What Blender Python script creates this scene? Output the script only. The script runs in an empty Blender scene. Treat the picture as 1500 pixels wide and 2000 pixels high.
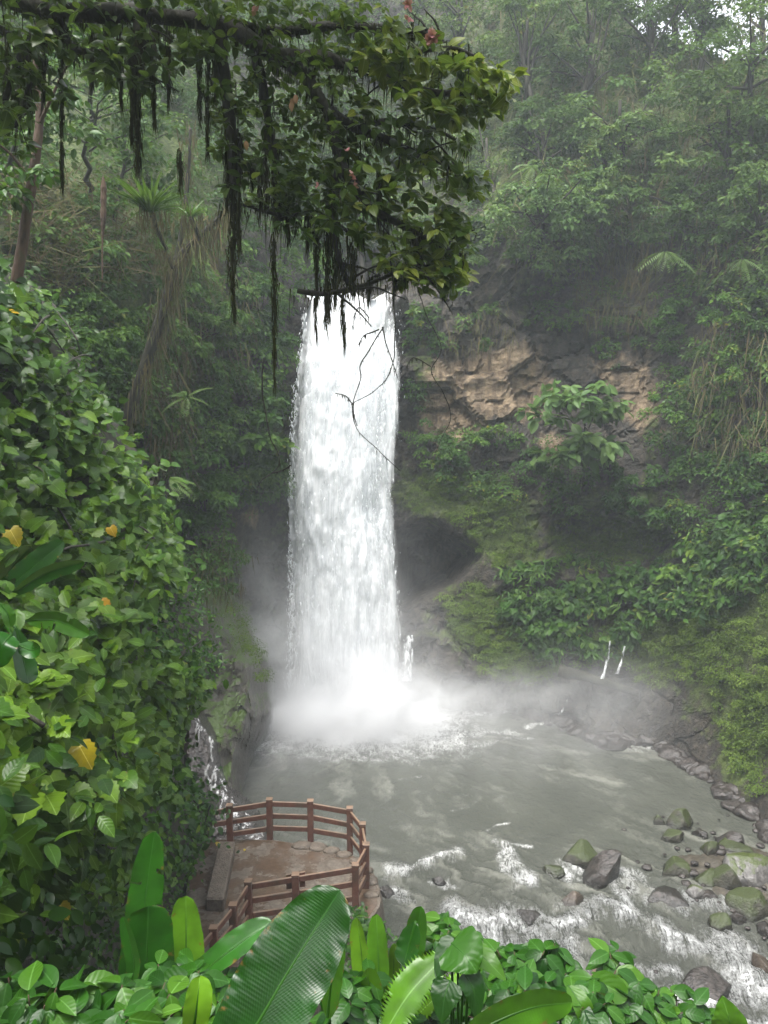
import bpy, math, random
import numpy as np
from mathutils import Vector

# ------------------------------------------------------------------ camera, sky, sun, exposure
S = bpy.context.scene
COL = S.collection
RNG = np.random.default_rng(11)
random.seed(11)
CAM = np.array([0.0, 0.0, 14.5])
FOC = 1600.0
TH = math.atan(200 / FOC)
FWD = np.array([0, math.cos(TH), -math.sin(TH)])
UPV = np.array([0, math.sin(TH), math.cos(TH)])
RGT = np.array([1.0, 0, 0])
cd = bpy.data.cameras.new("camera")
cam = bpy.data.objects.new("camera", cd)
COL.objects.link(cam)
cam.location = CAM
cam.rotation_euler = (math.radians(90) - TH, 0, 0)
cd.sensor_fit = 'VERTICAL'
cd.sensor_height = 36
cd.lens = FOC / 2000 * 36
cd.clip_start = 0.05
cd.clip_end = 2000
S.camera = cam

SUN_EL, SUN_AZ = math.radians(72), math.radians(215)
w = bpy.data.worlds.new("World")
S.world = w
w.use_nodes = True
wn = w.node_tree
sky = wn.nodes.new("ShaderNodeTexSky")
sky.sky_type = 'NISHITA'
sky.sun_disc = False
sky.sun_elevation = SUN_EL
sky.sun_rotation = SUN_AZ
sky.dust_density = 4
sky.air_density = 1.0
hs = wn.nodes.new("ShaderNodeHueSaturation")
hs.inputs['Saturation'].default_value = 0.22
wn.links.new(sky.outputs[0], hs.inputs['Color'])
bg = wn.nodes["Background"]
wn.links.new(hs.outputs[0], bg.inputs[0])
bg.inputs[1].default_value = 0.15

sl = bpy.data.lights.new("sun", 'SUN')
sl.energy = 1.5
sl.angle = math.radians(30)
sl.color = (1.0, 0.97, 0.92)
sun = bpy.data.objects.new("sun", sl)
COL.objects.link(sun)
sd = Vector((math.sin(SUN_AZ) * math.cos(SUN_EL), math.cos(SUN_AZ) * math.cos(SUN_EL), math.sin(SUN_EL)))
sun.rotation_euler = sd.to_track_quat('Z', 'Y').to_euler()
sun.location = (0, 0, 60)

S.view_settings.view_transform = 'Standard'
S.view_settings.look = 'None'
S.view_settings.gamma = 1
S.view_settings.exposure = 2.0
cy = S.cycles
cy.use_denoising = True
cy.max_bounces = 8
cy.diffuse_bounces = 4
cy.glossy_bounces = 2
cy.transmission_bounces = 4
cy.transparent_max_bounces = 24
cy.volume_bounces = 4
cy.caustics_reflective = False
cy.caustics_refractive = False
cy.volume_step_rate = 1.0
cy.volume_max_steps = 96


# ------------------------------------------------------------------ pixel <-> place (photo is 1500 x 2000)
def ray(px, py):
    px = np.asarray(px, float); py = np.asarray(py, float)
    u = (px - 750) / FOC
    v = (1000 - py) / FOC
    return FWD + u[..., None] * RGT + v[..., None] * UPV

def P(px, py, Y):
    d = ray(px, py)
    return CAM + d / d[..., 1:2] * np.asarray(Y, float)[..., None]

def W(px, py, z=0.0):
    d = ray(px, py)
    return CAM + d * ((z - CAM[2]) / d[..., 2])[..., None]

def m_per_px(Y):
    return Y / FOC

# ------------------------------------------------------------------ numpy helpers
def _hash(i, j, k, seed):
    h = (i.astype(np.int64) * 374761393 + j.astype(np.int64) * 668265263 + k.astype(np.int64) * 2147483647 + seed * 974634777) & 0xffffffff
    h = ((h ^ (h >> 13)) * 1274126177) & 0xffffffff
    h = ((h ^ (h >> 16)) * 2246822519) & 0xffffffff
    return ((h ^ (h >> 15)) & 0xffffff) / float(0xffffff)

def vnoise(p, seed=0):
    p = np.asarray(p, float)
    i = np.floor(p).astype(np.int64)
    f = p - i
    f = f * f * (3 - 2 * f)
    r = 0
    for a in (0, 1):
        for b in (0, 1):
            for c in (0, 1):
                wgt = (f[..., 0] if a else 1 - f[..., 0]) * (f[..., 1] if b else 1 - f[..., 1]) * (f[..., 2] if c else 1 - f[..., 2])
                r = r + wgt * _hash(i[..., 0] + a, i[..., 1] + b, i[..., 2] + c, seed)
    return r

def fbm(p, octv=4, seed=0, gain=0.5):
    p = np.asarray(p, float)
    r, a, t = 0, 1.0, 0.0
    for o in range(octv):
        r = r + a * (vnoise(p, seed + o * 17) - 0.5) * 2
        t += a
        a *= gain
        p = p * 2.03 + 3.1
    return r / t

def cells(p, seed=0):
    """voronoi: (F1, F2-F1, random value of the nearest cell)"""
    p = np.asarray(p, float)
    i = np.floor(p).astype(np.int64)
    b1 = np.full(p.shape[:-1], 9.0); b2 = b1.copy(); val = np.zeros_like(b1)
    for a in (-1, 0, 1):
        for b in (-1, 0, 1):
            for c in (-1, 0, 1):
                q = i + np.array([a, b, c])
                o = np.stack([_hash(q[..., 0], q[..., 1], q[..., 2], seed + s) for s in (1, 2, 3)], -1)
                d = np.linalg.norm(q + o - p, axis=-1)
                hv = _hash(q[..., 0], q[..., 1], q[..., 2], seed + 9)
                nearer = d < b1
                b2 = np.where(nearer, b1, np.minimum(b2, d))
                val = np.where(nearer, hv, val)
                b1 = np.where(nearer, d, b1)
    return b1, b2 - b1, val

def sstep(a, b, x):
    t = np.clip((np.asarray(x, float) - a) / (b - a), 0, 1)
    return t * t * (3 - 2 * t)

def norm(v):
    v = np.asarray(v, float)
    return v / np.maximum(np.linalg.norm(v, axis=-1, keepdims=True), 1e-9)

class Depth:
    """smooth map (photo px) -> distance Y from scattered control points"""
    def __init__(self, pts):
        a = np.array(pts, float)
        self.c = a[:, :2] / 100
        n = len(a)
        A = np.zeros((n + 3, n + 3))
        A[:n, :n] = np.linalg.norm(self.c[:, None] - self.c[None], axis=-1)
        A[:n, n] = 1; A[:n, n + 1:] = self.c
        A[n:, :n] = A[:n, n:].T
        self.w = np.linalg.solve(A, np.r_[a[:, 2], 0, 0, 0])
    def __call__(self, px, py):
        q = np.stack([np.asarray(px, float), np.asarray(py, float)], -1) / 100
        s = q.shape[:-1]
        q = q.reshape(-1, 2)
        r = np.linalg.norm(q[:, None] - self.c[None], axis=-1) @ self.w[:-3]
        r = r + self.w[-3] + q @ self.w[-2:]
        return r.reshape(s)

def poly_dist(px, py, poly):
    """signed distance in px, positive inside"""
    q = np.stack([np.asarray(px, float), np.asarray(py, float)], -1)
    pl = np.array(poly, float)
    d = np.full(q.shape[:-1], 1e9)
    ins = np.zeros(q.shape[:-1], bool)
    for a, b in zip(pl, np.roll(pl, -1, 0)):
        e = b - a
        t = np.clip(((q - a) @ e) / (e @ e + 1e-9), 0, 1)
        d = np.minimum(d, np.linalg.norm(q - a - t[..., None] * e, axis=-1))
        cond = (a[1] > q[..., 1]) != (b[1] > q[..., 1])
        with np.errstate(divide='ignore', invalid='ignore'):
            xi = a[0] + (q[..., 1] - a[1]) / (b[1] - a[1]) * (b[0] - a[0])
        ins ^= cond & (q[..., 0] < xi)
    return np.where(ins, d, -d)

def in_poly(poly, n, rng=RNG):
    pl = np.array(poly, float)
    lo, hi = pl.min(0), pl.max(0)
    out = []
    c = 0
    while c < n:
        q = lo + rng.random((max(n, 50) * 2, 2)) * (hi - lo)
        q = q[poly_dist(q[:, 0], q[:, 1], poly) > 0]
        out.append(q); c += len(q)
    return np.concatenate(out)[:n]

# ------------------------------------------------------------------ objects
WORLD = {}          # object name -> world location

def tag(o, label=None, cat=None, group=None, kind=None):
    if label: o['label'] = label
    if cat: o['category'] = cat
    if group: o['group'] = group
    if kind: o['kind'] = kind
    return o

def thing(name, label, cat, loc, group=None):
    o = bpy.data.objects.new(name, None)
    COL.objects.link(o)
    o.empty_display_size = 0.3
    o.location = loc
    WORLD[o.name] = np.array(loc, float)
    return tag(o, label, cat, group)

def mesh(name, V, faces, mat, parent=None, loc=None, attrs=None, smooth=False, mats=None, midx=None):
    """V: world coordinates (n,3); faces: (m,3) or (m,4) or a list of such arrays"""
    V = np.asarray(V, float)
    if not isinstance(faces, list):
        faces = [faces]
    faces = [np.asarray(f, np.int64) for f in faces if len(f)]
    base = WORLD[parent.name] if parent is not None else (np.zeros(3) if loc is None else np.asarray(loc, float))
    me = bpy.data.meshes.new(name)
    me.vertices.add(len(V))
    me.vertices.foreach_set("co", (V - base).astype(np.float32).ravel())
    nl = sum(f.size for f in faces); npol = sum(len(f) for f in faces)
    me.loops.add(nl); me.polygons.add(npol)
    me.loops.foreach_set("vertex_index", np.concatenate([f.ravel() for f in faces]).astype(np.int32))
    tot = np.concatenate([np.full(len(f), f.shape[1]) for f in faces])
    me.polygons.foreach_set("loop_start", np.r_[0, np.cumsum(tot)[:-1]].astype(np.int32))
    try:
        me.polygons.foreach_set("loop_total", tot.astype(np.int32))
    except Exception:
        pass
    for m in (mats or [mat]):
        me.materials.append(m)
    if midx is not None:
        me.polygons.foreach_set("material_index", np.asarray(midx, np.int32))
    me.polygons.foreach_set("use_smooth", np.full(npol, bool(smooth)))
    for k, a in (attrs or {}).items():
        at = me.attributes.new(k, 'FLOAT', 'POINT')
        at.data.foreach_set("value", np.asarray(a, np.float32).ravel())
    me.update(calc_edges=True)
    me.validate()
    o = bpy.data.objects.new(name, me)
    COL.objects.link(o)
    if parent is not None:
        o.parent = parent
    else:
        o.location = base
    WORLD[o.name] = base
    return o

def grid_faces(nr, nc, keep=None, flip=False):
    i = np.arange(nr * nc).reshape(nr, nc)
    q = np.stack([i[:-1, :-1], i[1:, :-1], i[1:, 1:], i[:-1, 1:]], -1)
    if flip:
        q = q[..., ::-1]
    if keep is not None:
        q = q[keep]
    return q.reshape(-1, 4)

class Geo:
    """collects pieces of ONE mesh"""
    def __init__(self):
        self.V, self.T, self.Q, self.A, self.n = [], [], [], {}, 0
    def add(self, V, tris=None, quads=None, **attrs):
        V = np.asarray(V, float).reshape(-1, 3)
        if tris is not None and len(tris): self.T.append(np.asarray(tris) + self.n)
        if quads is not None and len(quads): self.Q.append(np.asarray(quads) + self.n)
        for k in ('rnd', 'lu', 'lv'):
            a = attrs.get(k, 0.5)
            self.A.setdefault(k, []).append(np.broadcast_to(np.asarray(a, float), (len(V),)))
        self.V.append(V); self.n += len(V)
    def build(self, name, mat, parent=None, loc=None, smooth=False):
        V = np.concatenate(self.V)
        f = []
        if self.T: f.append(np.concatenate(self.T))
        if self.Q: f.append(np.concatenate(self.Q))
        return mesh(name, V, f, mat, parent, loc, {k: np.concatenate(a) for k, a in self.A.items()}, smooth)
    # ---- shapes
    def tube(self, pts, rad, sides=8, cap=True, wob=0.0):
        pts = np.asarray(pts, float)
        rad = np.broadcast_to(np.asarray(rad, float), (len(pts),))
        tan = norm(np.gradient(pts, axis=0))
        ref = np.array([0.31, 0.9, 0.2])
        if abs(tan[0] @ norm(ref)) > 0.9: ref = np.array([1.0, 0.1, 0])
        nx = norm(np.cross(tan, ref)); ny = np.cross(tan, nx)
        a = np.linspace(0, 2 * math.pi, sides, endpoint=False)
        ring = np.cos(a)[None, :, None] * nx[:, None] + np.sin(a)[None, :, None] * ny[:, None]
        r = rad[:, None, None] * np.ones((1, sides, 1))
        if wob:
            q = pts[:, None] + ring * rad[:, None, None]
            r = r * (1 + wob * fbm(q * 2.5 / max(rad.max(), .05) * .3, 3)[..., None])
        V = (pts[:, None] + ring * r).reshape(-1, 3)
        k = len(pts)
        i = np.arange(k * sides).reshape(k, sides)
        j = np.roll(i, -1, 1)
        q = np.stack([i[:-1], j[:-1], j[1:], i[1:]], -1).reshape(-1, 4)
        t = []
        if cap:
            V = np.concatenate([V, pts[:1], pts[-1:]])
            t = np.concatenate([np.stack([j[0], i[0], np.full(sides, k * sides)], -1), np.stack([i[-1], j[-1], np.full(sides, k * sides + 1)], -1)])
        self.add(V, t, q)
    def box(self, c, x, y, z, b=0.012):
        """box with half-axis vectors x, y, z and chamfered edges"""
        c, x, y, z = (np.asarray(v, float) for v in (c, x, y, z))
        L = [np.linalg.norm(v) for v in (x, y, z)]
        ax = [v / l for v, l in zip((x, y, z), L)]
        b = min(b, min(L) * .4)
        V = []
        for s in np.ndindex(2, 2, 2):
            s = np.array(s) * 2 - 1
            for k in range(3):
                p = c.copy()
                for m in range(3):
                    p = p + ax[m] * s[m] * (L[m] if m == k else L[m] - b)
                V.append(p)
        V = np.array(V)
        def vid(s, k): return ((s[0] + 1) // 2 * 4 + (s[1] + 1) // 2 * 2 + (s[2] + 1) // 2) * 3 + k
        Q, T = [], []
        for k in range(3):
            o = [m for m in range(3) if m != k]
            for sg in (-1, 1):
                f = []
                for a, d in ((-1, -1), (1, -1), (1, 1), (-1, 1)):
                    s = [0, 0, 0]; s[k] = sg; s[o[0]] = a; s[o[1]] = d
                    f.append(vid(s, k))
                Q.append(f)
            for a in (-1, 1):
                for d in (-1, 1):
                    s0 = [0, 0, 0]; s0[o[0]] = a; s0[o[1]] = d
                    lo = list(s0); lo[k] = -1
                    hi = list(s0); hi[k] = 1
                    Q.append([vid(lo, o[0]), vid(hi, o[0]), vid(hi, o[1]), vid(lo, o[1])])
        for s in np.ndindex(2, 2, 2):
            s = np.array(s) * 2 - 1
            T.append([vid(s, 0), vid(s, 1), vid(s, 2)])
        # orient outward
        def orient(F):
            out = []
            for f in F:
                p = V[f]
                nrm = np.cross(p[1] - p[0], p[2] - p[0])
                out.append(f if nrm @ (p.mean(0) - c) > 0 else f[::-1])
            return out
        self.add(V, orient(T), orient(Q))
    # ---- many leaves
    def leaves(self, T, pos, n, l, size, width=1.0, rnd=None):
        V0, F0 = T
        N = len(pos)
        n = norm(n)
        l = norm(l - (l * n).sum(-1, keepdims=True) * n)
        x = np.cross(l, n)
        size = np.broadcast_to(np.asarray(size, float), (N,))[:, None, None]
        width = np.broadcast_to(np.asarray(width, float), (N,))[:, None, None]
        V = pos[:, None] + size * (V0[None, :, 0:1] * width * x[:, None] + V0[None, :, 1:2] * l[:, None] + V0[None, :, 2:3] * n[:, None])
        k = len(V0)
        F = (F0[None] + (np.arange(N) * k)[:, None, None]).reshape(-1, 3)
        if rnd is None: rnd = RNG.random(N)
        self.add(V, F, None, rnd=np.repeat(rnd, k), lu=np.tile(V0[:, 0], N), lv=np.tile(V0[:, 1], N))

def leaf_T(rows, fold=0.15, droop=0.25, serr=0.0, base=0.0):
    """rows: (v, half width); ends in a tip at v = 1"""
    V, F = [], []
    for k, (v, h) in enumerate(rows):
        s = serr * (1 if k % 2 else -1)
        z = -droop * max(v, 0) ** 2
        V += [(-h * (1 + s), v, z + fold * h), (0, max(v, base), z), (h * (1 + s), v, z + fold * h)]
    V.append((0, 1, -droop))
    n = len(rows)
    for k in range(n - 1):
        a, b = 3 * k, 3 * k + 3
        F += [(a, a + 1, b + 1), (a, b + 1, b), (a + 1, a + 2, b + 2), (a + 1, b + 2, b + 1)]
    a = 3 * (n - 1)
    F += [(a, a + 1, 3 * n), (a + 1, a + 2, 3 * n)]
    return np.array(V, float), np.array(F)

T_DIA = (np.array([(0, 0, 0), (-.3, .45, .07), (0, 1, -.16), (.3, .45, .07)], float), np.array([(0, 3, 2), (0, 2, 1)]))
T_OVAL = leaf_T([(0, .05), (.25, .26), (.6, .27), (.85, .13)], .25, .2)
T_LANCE = leaf_T([(0, .03), (.3, .13), (.65, .11)], .3, .3)
T_HEART = leaf_T([(-.14, .26), (-.02, .43), (.1, .45), (.2, .51), (.32, .47), (.42, .48), (.55, .37), (.66, .35), (.78, .19), (.88, .14)], .16, .22, .05)
T_BIG = leaf_T([(0, .04), (.12, .16), (.28, .25), (.45, .28), (.62, .25), (.78, .17), (.9, .08)], .22, .28)
def _fern():
    V, F = [], []
    for k in range(14):
        v = .08 + .065 * k
        L = .26 * math.sin(math.pi * min(1, .25 + .8 * (1 - k / 14.0) * .9)) * (1 - .55 * k / 14)
        z = -.45 * v * v
        for s in (-1, 1):
            b = len(V)
            V += [(0, v - .02, z), (s * L * .5, v + .045, z - .02), (s * L, v + .05, z - .07), (s * L * .5, v - .01, z - .02)]
            F += [(b, b + 1, b + 2), (b, b + 2, b + 3)]
    return np.array(V, float), np.array(F)
T_FERN = _fern()
T_HAIR = (np.array([(-.5, 0, 0), (.5, 0, 0), (.25, .55, .0), (0, 1, 0)], float), np.array([(0, 1, 2), (0, 2, 3)]))

def rand_dirs(n):
    return norm(RNG.normal(size=(n, 3)))

UP = np.array([0, 0, 1.0])

def clump(G, c, r, n, size, T=T_DIA, out=None, up=0.8, droop=0.4, shell=0.55, width=1.0, cr=None, spread=0.55):
    """a bushy mass of leaves in an ellipsoid (radii r) about c"""
    d = rand_dirs(n)
    d[:, 2] = np.where(d[:, 2] < -0.35, -d[:, 2], d[:, 2])
    rad = shell + (1 - shell) * RNG.random(n) ** .7
    pos = c + d * rad[:, None] * r
    nn = up * UP + d * .7 + (0 if out is None else out * .45) + RNG.normal(size=(n, 3)) * spread
    l = d * .8 + RNG.normal(size=(n, 3)) * .5 - UP * droop + (0 if out is None else out * .5)
    cr = RNG.random() if cr is None else cr
    G.leaves(T, pos, nn, l, size * (0.65 + .7 * RNG.random(n)), width, np.clip(cr * .6 + .4 * RNG.random(n) , 0, 1))

# ------------------------------------------------------------------ materials
MATS = {}

def new_mat(name):
    m = bpy.data.materials.new(name)
    m.use_nodes = True
    nt = m.node_tree
    nt.nodes.clear()
    return m, nt, nt.nodes.new("ShaderNodeOutputMaterial")

def N(nt, t, **kw):
    n = nt.nodes.new(t)
    for k, v in kw.items():
        if k.startswith('i_'):
            n.inputs[k[2:].replace('_', ' ')].default_value = v
        else:
            setattr(n, k, v)
    return n

def ramp(nt, stops, fac=None):
    r = nt.nodes.new("ShaderNodeValToRGB")
    e = r.color_ramp.elements
    while len(e) < len(stops): e.new(0.5)
    for q, (p, c) in zip(e, stops):
        q.position = p
        q.color = (*c, 1) if len(c) == 3 else c
    if fac is not None: nt.links.new(fac, r.inputs[0])
    return r.outputs[0]

def math_n(nt, op, a, b=None, clamp=False):
    n = nt.nodes.new("ShaderNodeMath"); n.operation = op; n.use_clamp = clamp
    for k, v in enumerate((a, b)):
        if v is None: continue
        if isinstance(v, (int, float)): n.inputs[k].default_value = v
        else: nt.links.new(v, n.inputs[k])
    return n.outputs[0]

def mixc(nt, f, a, b):
    n = nt.nodes.new("ShaderNodeMix"); n.data_type = 'RGBA'
    for sock, v in ((n.inputs[0], f), (n.inputs[6], a), (n.inputs[7], b)):
        if isinstance(v, (int, float)): sock.default_value = v
        elif isinstance(v, tuple): sock.default_value = (*v, 1)
        else: nt.links.new(v, sock)
    return n.outputs[2]

def attr(nt, name):
    return N(nt, "ShaderNodeAttribute", attribute_name=name).outputs['Fac']

def noise(nt, scale, detail=4, vec=None, rough=.55, dist=0.0):
    n = N(nt, "ShaderNodeTexNoise")
    n.inputs['Scale'].default_value = scale; n.inputs['Detail'].default_value = detail
    n.inputs['Roughness'].default_value = rough; n.inputs['Distortion'].default_value = dist
    if vec is not None: nt.links.new(vec, n.inputs['Vector'])
    return n.outputs['Fac']

def gpos(nt, scale=(1, 1, 1), rot=(0, 0, 0)):
    g = N(nt, "ShaderNodeNewGeometry")
    mp = N(nt, "ShaderNodeMapping")
    mp.inputs['Scale'].default_value = scale
    mp.inputs['Rotation'].default_value = rot
    nt.links.new(g.outputs['Position'], mp.inputs['Vector'])
    return mp.outputs[0]

def leaf_mat(name, stops, rough=.42, transl=.3, vein=0.0, spec=.5, bump=0.0, vamt=.3, spots=0):
    m, nt, out = new_mat(name)
    col = ramp(nt, stops, attr(nt, 'rnd'))
    pr = N(nt, "ShaderNodeBsdfPrincipled")
    if vein:
        lu = math_n(nt, 'ABSOLUTE', attr(nt, 'lu'))
        lv = attr(nt, 'lv')
        s = math_n(nt, 'SINE', math_n(nt, 'MULTIPLY', math_n(nt, 'SUBTRACT', lv, math_n(nt, 'MULTIPLY', lu, .8)), vein))
        if bump:
            b = N(nt, "ShaderNodeBump"); b.inputs['Strength'].default_value = bump; b.inputs['Distance'].default_value = .01
            nt.links.new(s, b.inputs['Height']); nt.links.new(b.outputs[0], pr.inputs['Normal'])
        v1 = math_n(nt, 'LESS_THAN', lu, .016)
        hb = N(nt, "ShaderNodeHueSaturation"); hb.inputs['Value'].default_value = 1.5
        nt.links.new(col, hb.inputs['Color'])
        col2 = mixc(nt, math_n(nt, 'MULTIPLY', math_n(nt, 'POWER', math_n(nt, 'MULTIPLY', math_n(nt, 'ADD', s, 1.0),   .5), 4.0), vamt), col, hb.outputs[0])
        hb2 = N(nt, "ShaderNodeHueSaturation"); hb2.inputs['Value'].default_value = 2.0; hb2.inputs['Saturation'].default_value = .85
        nt.links.new(col, hb2.inputs['Color'])
        col = mixc(nt, math_n(nt, 'MULTIPLY', v1, .75), col2, hb2.outputs[0])
    if spots:
        # blemishes: brown specks, more of them towards the leaf edge
        sp = math_n(nt, 'ADD', noise(nt, spots, 5, gpos(nt), .65), math_n(nt, 'MULTIPLY', math_n(nt, 'POWER', math_n(nt, 'ABSOLUTE', attr(nt, 'lu')), 3.0), 1.1))
        col = mixc(nt, ramp(nt, [(.68, (0, 0, 0)), (.76, (.85, .85, .85))], sp), col, (.11, .065, .018))
        tone_ = ramp(nt, [(.35, (.7, .7, .7)), (.65, (1.2, 1.2, 1.1))], noise(nt, spots * .3, 3, gpos(nt)))
        mu = N(nt, 'ShaderNodeMix', data_type='RGBA', blend_type='MULTIPLY'); mu.inputs[0].default_value = 1.0
        nt.links.new(col, mu.inputs[6]); nt.links.new(tone_, mu.inputs[7]); col = mu.outputs[2]
    nt.links.new(col, pr.inputs['Base Color'])
    pr.inputs['Roughness'].default_value = rough
    pr.inputs['Specular IOR Level'].default_value = spec
    tr = N(nt, "ShaderNodeBsdfTranslucent")
    tc = mixc(nt, .5, col, (.16, .26, .03))
    nt.links.new(tc, tr.inputs[0])
    mx = N(nt, "ShaderNodeMixShader")
    mx.inputs[0].default_value = transl
    nt.links.new(pr.outputs[0], mx.inputs[1]); nt.links.new(tr.outputs[0], mx.inputs[2])
    nt.links.new(mx.outputs[0], out.inputs[0])
    MATS[name] = m
    return m

leaf_mat('far_leaf', [(0, (.020, .044, .013)), (.5, (.055, .104, .024)), (.93, (.11, .165, .037)), (1, (.17, .15, .035))], .55, .25, spec=.1)
leaf_mat('slope_leaf', [(0, (.012, .036, .008)), (.5, (.038, .092, .014)), (.93, (.082, .148, .022)), (1, (.16, .15, .03))], .5, .28, spec=.12)
leaf_mat('cliff_leaf', [(0, (.010, .034, .006)), (.5, (.034, .084, .011)), (.9, (.078, .140, .018)), (1, (.17, .15, .02))], .45, .25, spec=.15)
leaf_mat('pale_leaf', [(0, (.034, .078, .020)), (.5, (.062, .122, .030)), (1, (.11, .17, .042))], .45, .3, spec=.15)
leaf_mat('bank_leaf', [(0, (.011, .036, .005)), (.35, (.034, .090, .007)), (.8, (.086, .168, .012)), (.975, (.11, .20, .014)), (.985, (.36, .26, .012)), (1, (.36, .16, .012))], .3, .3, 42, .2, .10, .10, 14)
leaf_mat('bank_small_leaf', [(0, (.006, .028, .004)), (.5, (.022, .074, .007)), (.96, (.062, .142, .012)), (1, (.24, .22, .02))], .32, .28, spec=.2)
leaf_mat('tree_leaf', [(0, (.014, .034, .006)), (.5, (.042, .082, .010)), (.9, (.105, .150, .016)), (1, (.19, .22, .03))], .32, .38, 30, .25, 0, .08)
leaf_mat('banana_leaf', [(0, (.003, .024, .002)), (.5, (.015, .076, .005)), (1, (.09, .20, .010))], .26, .2, 250, .32, .08, .3, 22)  # vein stripes also put the glossy highlights on the veins into colour
leaf_mat('front_leaf', [(0, (.006, .030, .003)), (.5, (.018, .072, .005)), (1, (.058, .14, .010))], .34, .26, 40, .22, .08, .10)
leaf_mat('moss_hair', [(0, (.012, .012, .005)), (.6, (.028, .026, .011)), (1, (.055, .06, .016))], .9, .1, 0, .1)
leaf_mat('dry_hair', [(0, (.05, .042, .022)), (.6, (.10, .08, .042)), (1, (.085, .10, .035))], .9, .15, 0, .1)
leaf_mat('moss_tuft', [(0, (.04, .07, .010)), (.5, (.07, .115, .016)), (1, (.12, .175, .026))], .8, .15, 0, .2)
leaf_mat('pink_petal', [(0, (.55, .20, .22)), (1, (.7, .36, .36))], .5, .3)
leaf_mat('dry_leaf', [(0, (.3, .14, .07)), (1, (.42, .25, .13))], .6, .3)

def bark_mat(name, c1, c2, c3, rough=.85):
    m, nt, out = new_mat(name)
    pr = N(nt, "ShaderNodeBsdfPrincipled", i_Roughness=rough)
    v = gpos(nt, (1, 1, .35))
    n1 = noise(nt, 6, 6, v)
    col = ramp(nt, [(.3, c1), (.55, c2), (.75, c3)], n1)
    nt.links.new(col, pr.inputs['Base Color'])
    b = N(nt, "ShaderNodeBump"); b.inputs['Strength'].default_value = .7; b.inputs['Distance'].default_value = .05
    nt.links.new(noise(nt, 18, 5, v), b.inputs['Height']); nt.links.new(b.outputs[0], pr.inputs['Normal'])
    nt.links.new(pr.outputs[0], out.inputs[0])
    MATS[name] = m
bark_mat('bark', (.015, .013, .009), (.032, .027, .018), (.04, .05, .022))
bark_mat('mossy_bark', (.009, .009, .005), (.018, .017, .009), (.03, .035, .012))
bark_mat('red_bark', (.03, .018, .011), (.07, .04, .022), (.05, .055, .022))
bark_mat('wet_wood', (.10, .065, .05), (.17, .11, .085), (.2, .14, .11), .5)

def wall_mat():
    m, nt, out = new_mat('gorge_rock')
    pr = N(nt, "ShaderNodeBsdfPrincipled", i_Roughness=.75)
    v = gpos(nt)
    vs = gpos(nt, (1, 1, .45), (0.15, 0.3, 0))
    nA = noise(nt, .9, 7, vs, .6)
    nB = noise(nt, 4.5, 7, v, .65)
    dark = ramp(nt, [(.3, (.014, .012, .009)), (.5, (.038, .031, .022)), (.7, (.078, .063, .044))], nB)
    tan = ramp(nt, [(.28, (.11, .078, .046)), (.45, (.21, .152, .092)), (.65, (.30, .225, .14))], nB)
    t = math_n(nt, 'ADD', attr(nt, 'tan'), math_n(nt, 'MULTIPLY', math_n(nt, 'SUBTRACT', nA, .5), 1.6))
    tf = ramp(nt, [(.35, (0, 0, 0)), (.62, (1, 1, 1))], t)
    col = mixc(nt, tf, dark, tan)
    wet = ramp(nt, [(.40, (.45, .43, .42)), (.58, (1, 1, 1))], noise(nt, 1.0, 6, gpos(nt, (2.4, 2.4, .16)), .6))
    mul = N(nt, 'ShaderNodeMix', data_type='RGBA', blend_type='MULTIPLY'); mul.inputs[0].default_value = 1.0
    nt.links.new(col, mul.inputs[6]); nt.links.new(wet, mul.inputs[7]); col = mul.outputs[2]
    mossc = ramp(nt, [(.3, (.028, .042, .008)), (.5, (.06, .088, .014)), (.72, (.11, .145, .025))], nB)
    mo = math_n(nt, 'ADD', attr(nt, 'moss'), math_n(nt, 'MULTIPLY', math_n(nt, 'SUBTRACT', noise(nt, 1.7, 6, v, .6), .5), 1.5))
    mf = ramp(nt, [(.35, (0, 0, 0)), (.6, (1, 1, 1))], mo)
    col = mixc(nt, mf, col, mossc)
    nt.links.new(col, pr.inputs['Base Color'])
    b = N(nt, "ShaderNodeBump"); b.inputs['Strength'].default_value = .9; b.inputs['Distance'].default_value = .25
    hsum = math_n(nt, 'ADD', nB, math_n(nt, 'MULTIPLY', noise(nt, 16, 5, v, .6), .4))
    nt.links.new(hsum, b.inputs['Height']); nt.links.new(b.outputs[0], pr.inputs['Normal'])
    nt.links.new(pr.outputs[0], out.inputs[0])
    return m
MATS['gorge_rock'] = wall_mat()

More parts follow.
